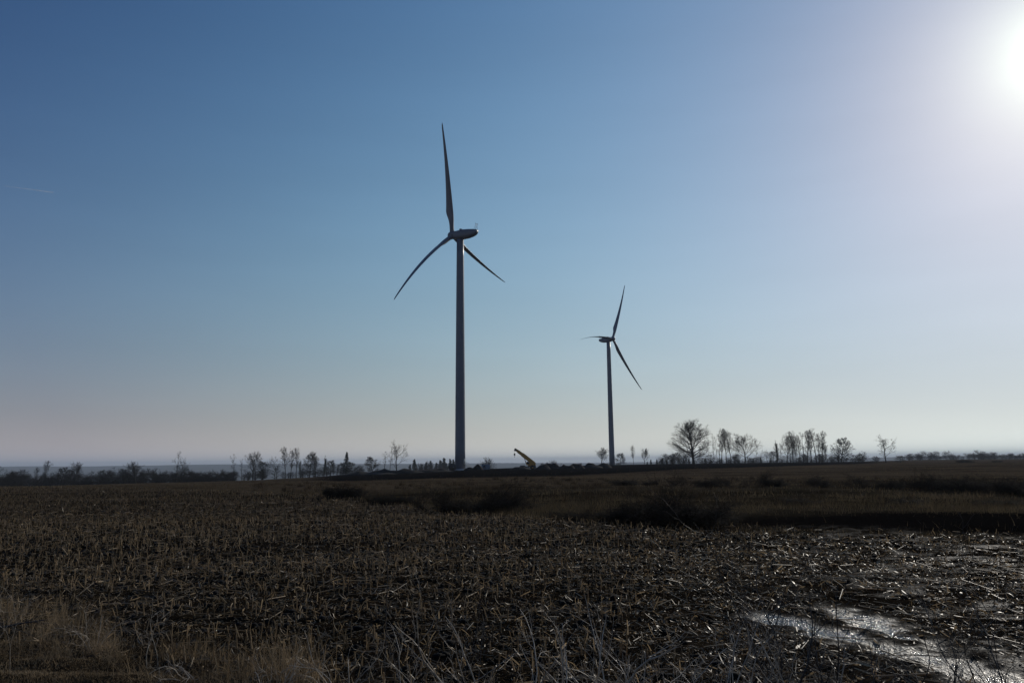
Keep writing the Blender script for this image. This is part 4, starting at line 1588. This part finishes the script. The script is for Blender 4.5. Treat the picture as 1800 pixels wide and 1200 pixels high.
def crane():
    x, y = at_px(925, 314)
    root = empty('mobile_crane', (x, y, gz(x, y) - .1), RAD(4))
    root.scale = (.9, .9, .9)
    tag(root, 'yellow rough terrain crane with its boom raised to the left beside the near turbine', 'crane')
    # x axis: boom points to -x.  all in metres
    b = MB()
    b.box((0, 0, 1.25), (7.2, 1.5, .55))
    b.box((-3.45, 0, 1.0), (.5, 2.4, .7))
    b.box((3.4, 0, 1.0), (.5, 2.4, .7))
    b.box((-2.3, 0, 1.72), (2.3, 2.3, .32))
    b.box((2.5, 0, 1.75), (1.9, 2.3, .4))
    b.build('carrier', M_BLACK, root, bevel=.04)
    for sx in (-2.1, 2.1):
        for sy in (-1.05, 1.05):
            t = MB()
            prof = [(-.28, .42), (-.30, .70), (-.24, .80), (.24, .80), (.30, .70), (.28, .42)]
            an = np.arange(28) * 2 * math.pi / 28
            t.ring([np.stack([np.cos(an) * r + sx, np.full(28, sy + z), np.sin(an) * r + .80], 1) for z, r in prof])
            w = t.build('wheel', M_RUBBER, root, True)
            hb_ = MB()
            hb_.cyl((sx, sy - .29, .8), (sx, sy + .29, .8), .40, .40, 20)
            hb_.cyl((sx, sy - .33, .8), (sx, sy + .33, .8), .14, .14, 12)
            hb_.build('rim', M_YELLOW, w)
    for sx in (-3.45, 3.4):
        for sy in (-1.9, 1.9):
            o = MB()
            o.box((sx, sy * .72, .95), (.26, 1.3, .24))
            o.cyl((sx, sy, 1.05), (sx, sy, .1), .07, n=10)
            o.cyl((sx, sy, .12), (sx, sy, .02), .28, n=16)
            o.build('outrigger', M_STEEL, root)
    s = MB()
    s.cyl((.9, 0, 1.5), (.9, 0, 1.95), .75, n=24)
    s.box((1.2, 0, 2.2), (3.4, 1.5, .5))
    s.box((1.5, .62, 2.9), (2.3, .18, 1.2))
    s.box((1.5, -.62, 2.9), (2.3, .18, 1.2))
    s.box((2.0, 0, 2.7), (1.2, 1.0, .8))
    s.build('turntable', M_YELLOW, root, bevel=.05)
    c = MB()
    c.box((3.05, 0, 2.45), (.95, 2.3, 1.25))
    c.box((3.05, 0, 3.15), (.7, 1.6, .25))
    c.build('counterweight', M_YELLOW, root, bevel=.08)
    e = MB()
    e.box((2.55, -.75, 2.2), (1.5, .7, .8))
    e.cyl((2.9, -.85, 2.6), (2.9, -.85, 3.35), .06, n=8)
    e.build('engine_cover', M_YELLOW, root, bevel=.06)
    cb = MB()
    prof = [(-.62, 1.95), (-.78, 2.6), (-.45, 3.55), (.55, 3.55), (.75, 3.0), (.75, 1.95)]
    y0, y1 = -1.15, -.62
    V = [(px_, y0, pz) for px_, pz in prof] + [(px_, y1, pz) for px_, pz in prof]
    k = len(prof)
    cb.add(V, [tuple(range(k)), tuple(reversed(range(k, 2 * k)))] + [(i, i + k, (i + 1) % k + k, (i + 1) % k) for i in range(k)])
    cab = cb.build('cab', M_YELLOW, root, bevel=.03)
    g = MB()
    gp = [(-.60, 2.5), (-.42, 3.42), (.46, 3.42), (.60, 2.95), (.60, 2.5)]
    V = [(px_, y0 - .012, pz) for px_, pz in gp] + [(px_, y0 + .05, pz) for px_, pz in gp]
    k = len(gp)
    g.add(V, [tuple(range(k)), tuple(reversed(range(k, 2 * k)))] + [(i, i + k, (i + 1) % k + k, (i + 1) % k) for i in range(k)])
    g.build('side_window', M_GLASS, cab)
    # boom: pivot at the rear of the turntable, raised 37 degrees
    piv = np.array([2.35, 0, 3.05])
    el = RAD(37.5)
    d = np.array([-math.cos(el), 0, math.sin(el)])
    up_ = np.array([math.sin(el), 0, math.cos(el)])
    Rm = np.stack([d, np.array([0, 1.0, 0]), up_], 1)
    bm = MB()
    bm.box(piv + d * 2.9, (6.6, 1.05, 1.65), Rm)
    bm.box(piv + d * 6.9, (2.6, .90, 1.35), Rm)
    bo = bm.build('boom', M_YELLOW, root, bevel=.05)
    b2 = MB()
    b2.box(piv + d * 8.6, (1.1, .76, 1.10), Rm)
    b2.build('inner_section', M_YELLOW, bo, bevel=.03)
    hd = MB()
    hd.box(piv + d * 9.35 - up_ * .05, (1.0, .62, 1.0), Rm)
    hd.box(piv + d * 9.75 - up_ * .55, (.7, .5, .5), Rm)
    hd.cyl(piv + d * 9.9 + np.array([0, -.3, .15]), piv + d * 9.9 + np.array([0, .3, .15]), .36, n=20)
    hd.cyl(piv + d * 9.85 - up_ * .55 + np.array([0, -.26, 0]), piv + d * 9.85 - up_ * .55 + np.array([0, .26, 0]), .30, n=20)
    hd.build('boom_head', M_BLACK, bo, bevel=.04)
    li = MB()
    foot = np.array([-.35, 0, 2.1])
    top = piv + d * 4.9 - up_ * .42
    mid = foot + (top - foot) * .55
    li.cyl(foot, mid, .19, n=14)
    li.cyl(mid, top, .11, n=12)
    li.build('lift_cylinder', M_BLACK, root)
    tip = piv + d * 9.95 + np.array([-.30, 0, .05])
    rp = MB()
    for sy in (-.12, .12):
        rp.cyl(tip + [0, sy, 0], tip + [0, sy, -1.9], .028, n=6)
    ro = rp.build('hoist_rope', M_BLACK, root)
    hk = MB()
    c0 = tip + [0, 0, -2.35]
    hk.box(c0, (.62, .42, .95))
    hk.cyl(c0 + [0, -.24, .1], c0 + [0, .24, .1], .30, n=16)
    pts = [c0 + [0, 0, -.4], c0 + [0, 0, -.75], c0 + [.18, 0, -.95], c0 + [.10, 0, -1.18], c0 + [-.12, 0, -1.2], c0 + [-.22, 0, -1.02]]
    for p, q in zip(pts[:-1], pts[1:]):
        hk.cyl(p, q, .075, n=8)
    hk.build('hook_block', M_BLACK, root, bevel=.02)
    return root


crane()


def cable_reel():
    x, y = at_px(794.5, 316)
    root = empty('cable_reel', (x, y, gz(x, y) + 1.38), RAD(25))
    tag(root, 'big dark round cable reel left of the foot of the near turbine', 'cable reel')
    for sy in (-.75, .75):
        f = MB()
        f.cyl((0, sy - .07, 0), (0, sy + .07, 0), 1.42, n=40)
        for k in range(3):
            a = k * math.pi / 3
            f.box((0, sy + .09 * np.sign(sy), 0), (2.6, .06, .16), [[math.cos(a), 0, -math.sin(a)], [0, 1, 0], [math.sin(a), 0, math.cos(a)]])
        f.build('flange', M_WOOD, root)
    w = MB()
    an = np.arange(40) * 2 * math.pi / 40
    rings = []
    for k in range(25):
        yy = -.66 + k * 1.32 / 24
        r = 1.18 + .035 * (k % 2)
        rings.append(np.stack([np.cos(an) * r, np.full(40, yy), np.sin(an) * r], 1))
    w.ring(rings)
    w.build('wound_cable', M_CABLE, root)
    h = MB()
    h.cyl((0, -.9, 0), (0, .9, 0), .14, n=16)
    h.build('axle', M_STEEL, root)


cable_reel()


def container():
    x, y = at_px(852, 328)
    root = empty('site_container', (x, y, gz(x, y) - .05), RAD(6))
    tag(root, 'pale grey blue site container right of the near turbine', 'container')
    b = MB()
    L, Wd, Hh = 3.5, 2.4, 2.2
    b.box((0, 0, .12), (L, Wd, .16))
    b.box((0, 0, Hh), (L + .06, Wd + .06, .14))
    n = 18
    for k in range(n):
        xx = -L / 2 + .14 + (L - .28) * (k + .5) / n
        for sy in (-1, 1):
            b.box((xx, sy * (Wd / 2 - .05 + (.03 if k % 2 else 0)), Hh / 2 + .06), ((L - .28) / n, .05, Hh - .24))
    for sx in (-1, 1):
        b.box((sx * (L / 2 - .05), 0, Hh / 2 + .06), (.06, Wd - .25, Hh - .24))
        for sy in (-1, 1):
            b.box((sx * (L / 2 - .07), sy * (Wd / 2 - .06), Hh / 2), (.14, .14, Hh))
    body = b.build('body', M_GREY, root)
    d = MB()
    d.box((.7, -Wd / 2 - .03, 1.1), (.85, .05, 1.9))
    dd = d.build('door', M_GREY, root, bevel=.01)
    h = MB()
    h.box((.42, -Wd / 2 - .08, 1.1), (.05, .05, .2))
    h.build('handle', M_STEEL, dd)
    w = MB()
    w.box((-.7, -Wd / 2 - .03, 1.45), (.9, .05, .6))
    w.build('window', M_GLASS, root)


container()


def heap(px, dist, Lx, Ly, Hh, seed, label, name='soil_heap', group='dark heaps of soil around the site'):
    rg = np.random.default_rng(seed)
    n, m = 56, 22
    V = []
    x0, y0 = at_px(px, dist)
    zb = gz(x0, y0)
    A, Rr = np.meshgrid(np.arange(n) * 2 * math.pi / n, np.linspace(0, 1, m), indexing='ij')
    X = np.cos(A) * Rr * Lx / 2
    Y = np.sin(A) * Rr * Ly / 2
    prof = np.clip(1 - Rr ** 1.6, 0, 1)
    nz = fbm(X / 1.8 + seed * 3.1, Y / 1.8 + seed, 4)
    nl = fbm(X / 5 + seed * 1.7, Y / 5, 2)
    Z = 1.35 * Hh * prof * (.85 + 1.1 * nl + .6 * nz) - .25 * (Rr > .98)
    V = np.stack([X, Y, Z], -1).reshape(-1, 3)
    i = np.arange(n)[:, None] * m
    i2 = ((np.arange(n) + 1) % n)[:, None] * m
    j = np.arange(m - 1)[None]
    Q = np.stack([i + j, i + j + 1, i2 + j + 1, i2 + j], -1).reshape(-1, 4)
    o = mesh_np(name, V, Q, M_DIRT, smooth=False)
    o.location = (x0, y0, zb)
    tag(o, label, 'soil heap', group)
    return o


HEAPS = [(950, 306, 7, 5, 1.7, 'dark soil heap touching the right end of the crane'), (968, 310, 9, 5, 2.2, 'dark soil heap, second right of the crane'),
         (990, 308, 8, 5, 2.3, 'highest dark soil heap right of the crane'), (1008, 312, 8, 5, 1.8, 'low soil heap right of the highest one'),
         (1036, 330, 10, 6, 1.9, 'wide soil heap near the rounded bare tree'), (1056, 340, 8, 6, 1.7, 'soil heap at the foot of the rounded bare tree'),
         (826, 312, 6, 4, 1.3, 'low rubble heap at the right foot of the near turbine'), (838, 310, 5, 4, 1.5, 'dark heap between the near turbine and the container'),
         (700, 290, 26, 8, 1.5, 'long low dark bank on the left of the site'), (650, 285, 22, 8, 1.2, 'left end of the dark bank under the tall open tree'),
         (750, 295, 24, 8, 1.2, 'dark bank between the tall open tree and the near turbine'), (912, 305, 9, 5, .9, 'low dark ridge under the front of the crane')]
for k, (px, d, lx, ly, h, lab) in enumerate(HEAPS):
    heap(px, d, lx, ly, h, k + 1, lab)


def contrail():
    def pt(el, az, d):
        el, az = RAD(el), RAD(az)
        return np.array([math.sin(az) * math.cos(el), math.cos(az) * math.cos(el), math.sin(el)]) * d
    a, b = pt(17.35, -34.6, 30000), pt(17.42, -31.9, 31500)
    m = 16
    P = a[None] + (b - a)[None] * np.linspace(0, 1, m)[:, None]
    V, Fq = batch_tubes(P[None], (np.linspace(4, 17, m) * (1 + .2 * np.sin(np.arange(m) * 2.1)))[None], 8)
    mt, nt, bb = new_mat('ice_vapour')
    bb.inputs['Base Color'].default_value = (.8, .82, .85, 1)
    bb.inputs['Alpha'].default_value = .2
    o = mesh_np('contrail', V, Fq, mt, smooth=True)
    tag(o, 'faint short white contrail high in the sky at the left', 'contrail')


contrail()


# ================================================================== haze
def build_haze():
    m = bpy.data.materials.new('air_haze')
    m.use_nodes = True
    nt = m.node_tree
    for n in list(nt.nodes):
        nt.nodes.remove(n)
    out = nt.nodes.new('ShaderNodeOutputMaterial')
    pv = nt.nodes.new('ShaderNodeVolumePrincipled')
    pv.inputs['Color'].default_value = (.80, .89, 1.0, 1)
    pv.inputs['Density'].default_value = HAZE_DENSITY
    pv.inputs['Anisotropy'].default_value = .1
    nt.links.new(pv.outputs[0], out.inputs['Volume'])
    mb = MB()
    lo = GROUND_LOW - 1.0
    mb.box((0, 0, (158 + lo) / 2), (64000, 64000, 158 - lo))
    o = mb.build('haze', m)
    tag(o, 'thin blue haze over the plain', 'haze', kind='stuff')


HAZE_DENSITY = 8.5e-5
build_haze()
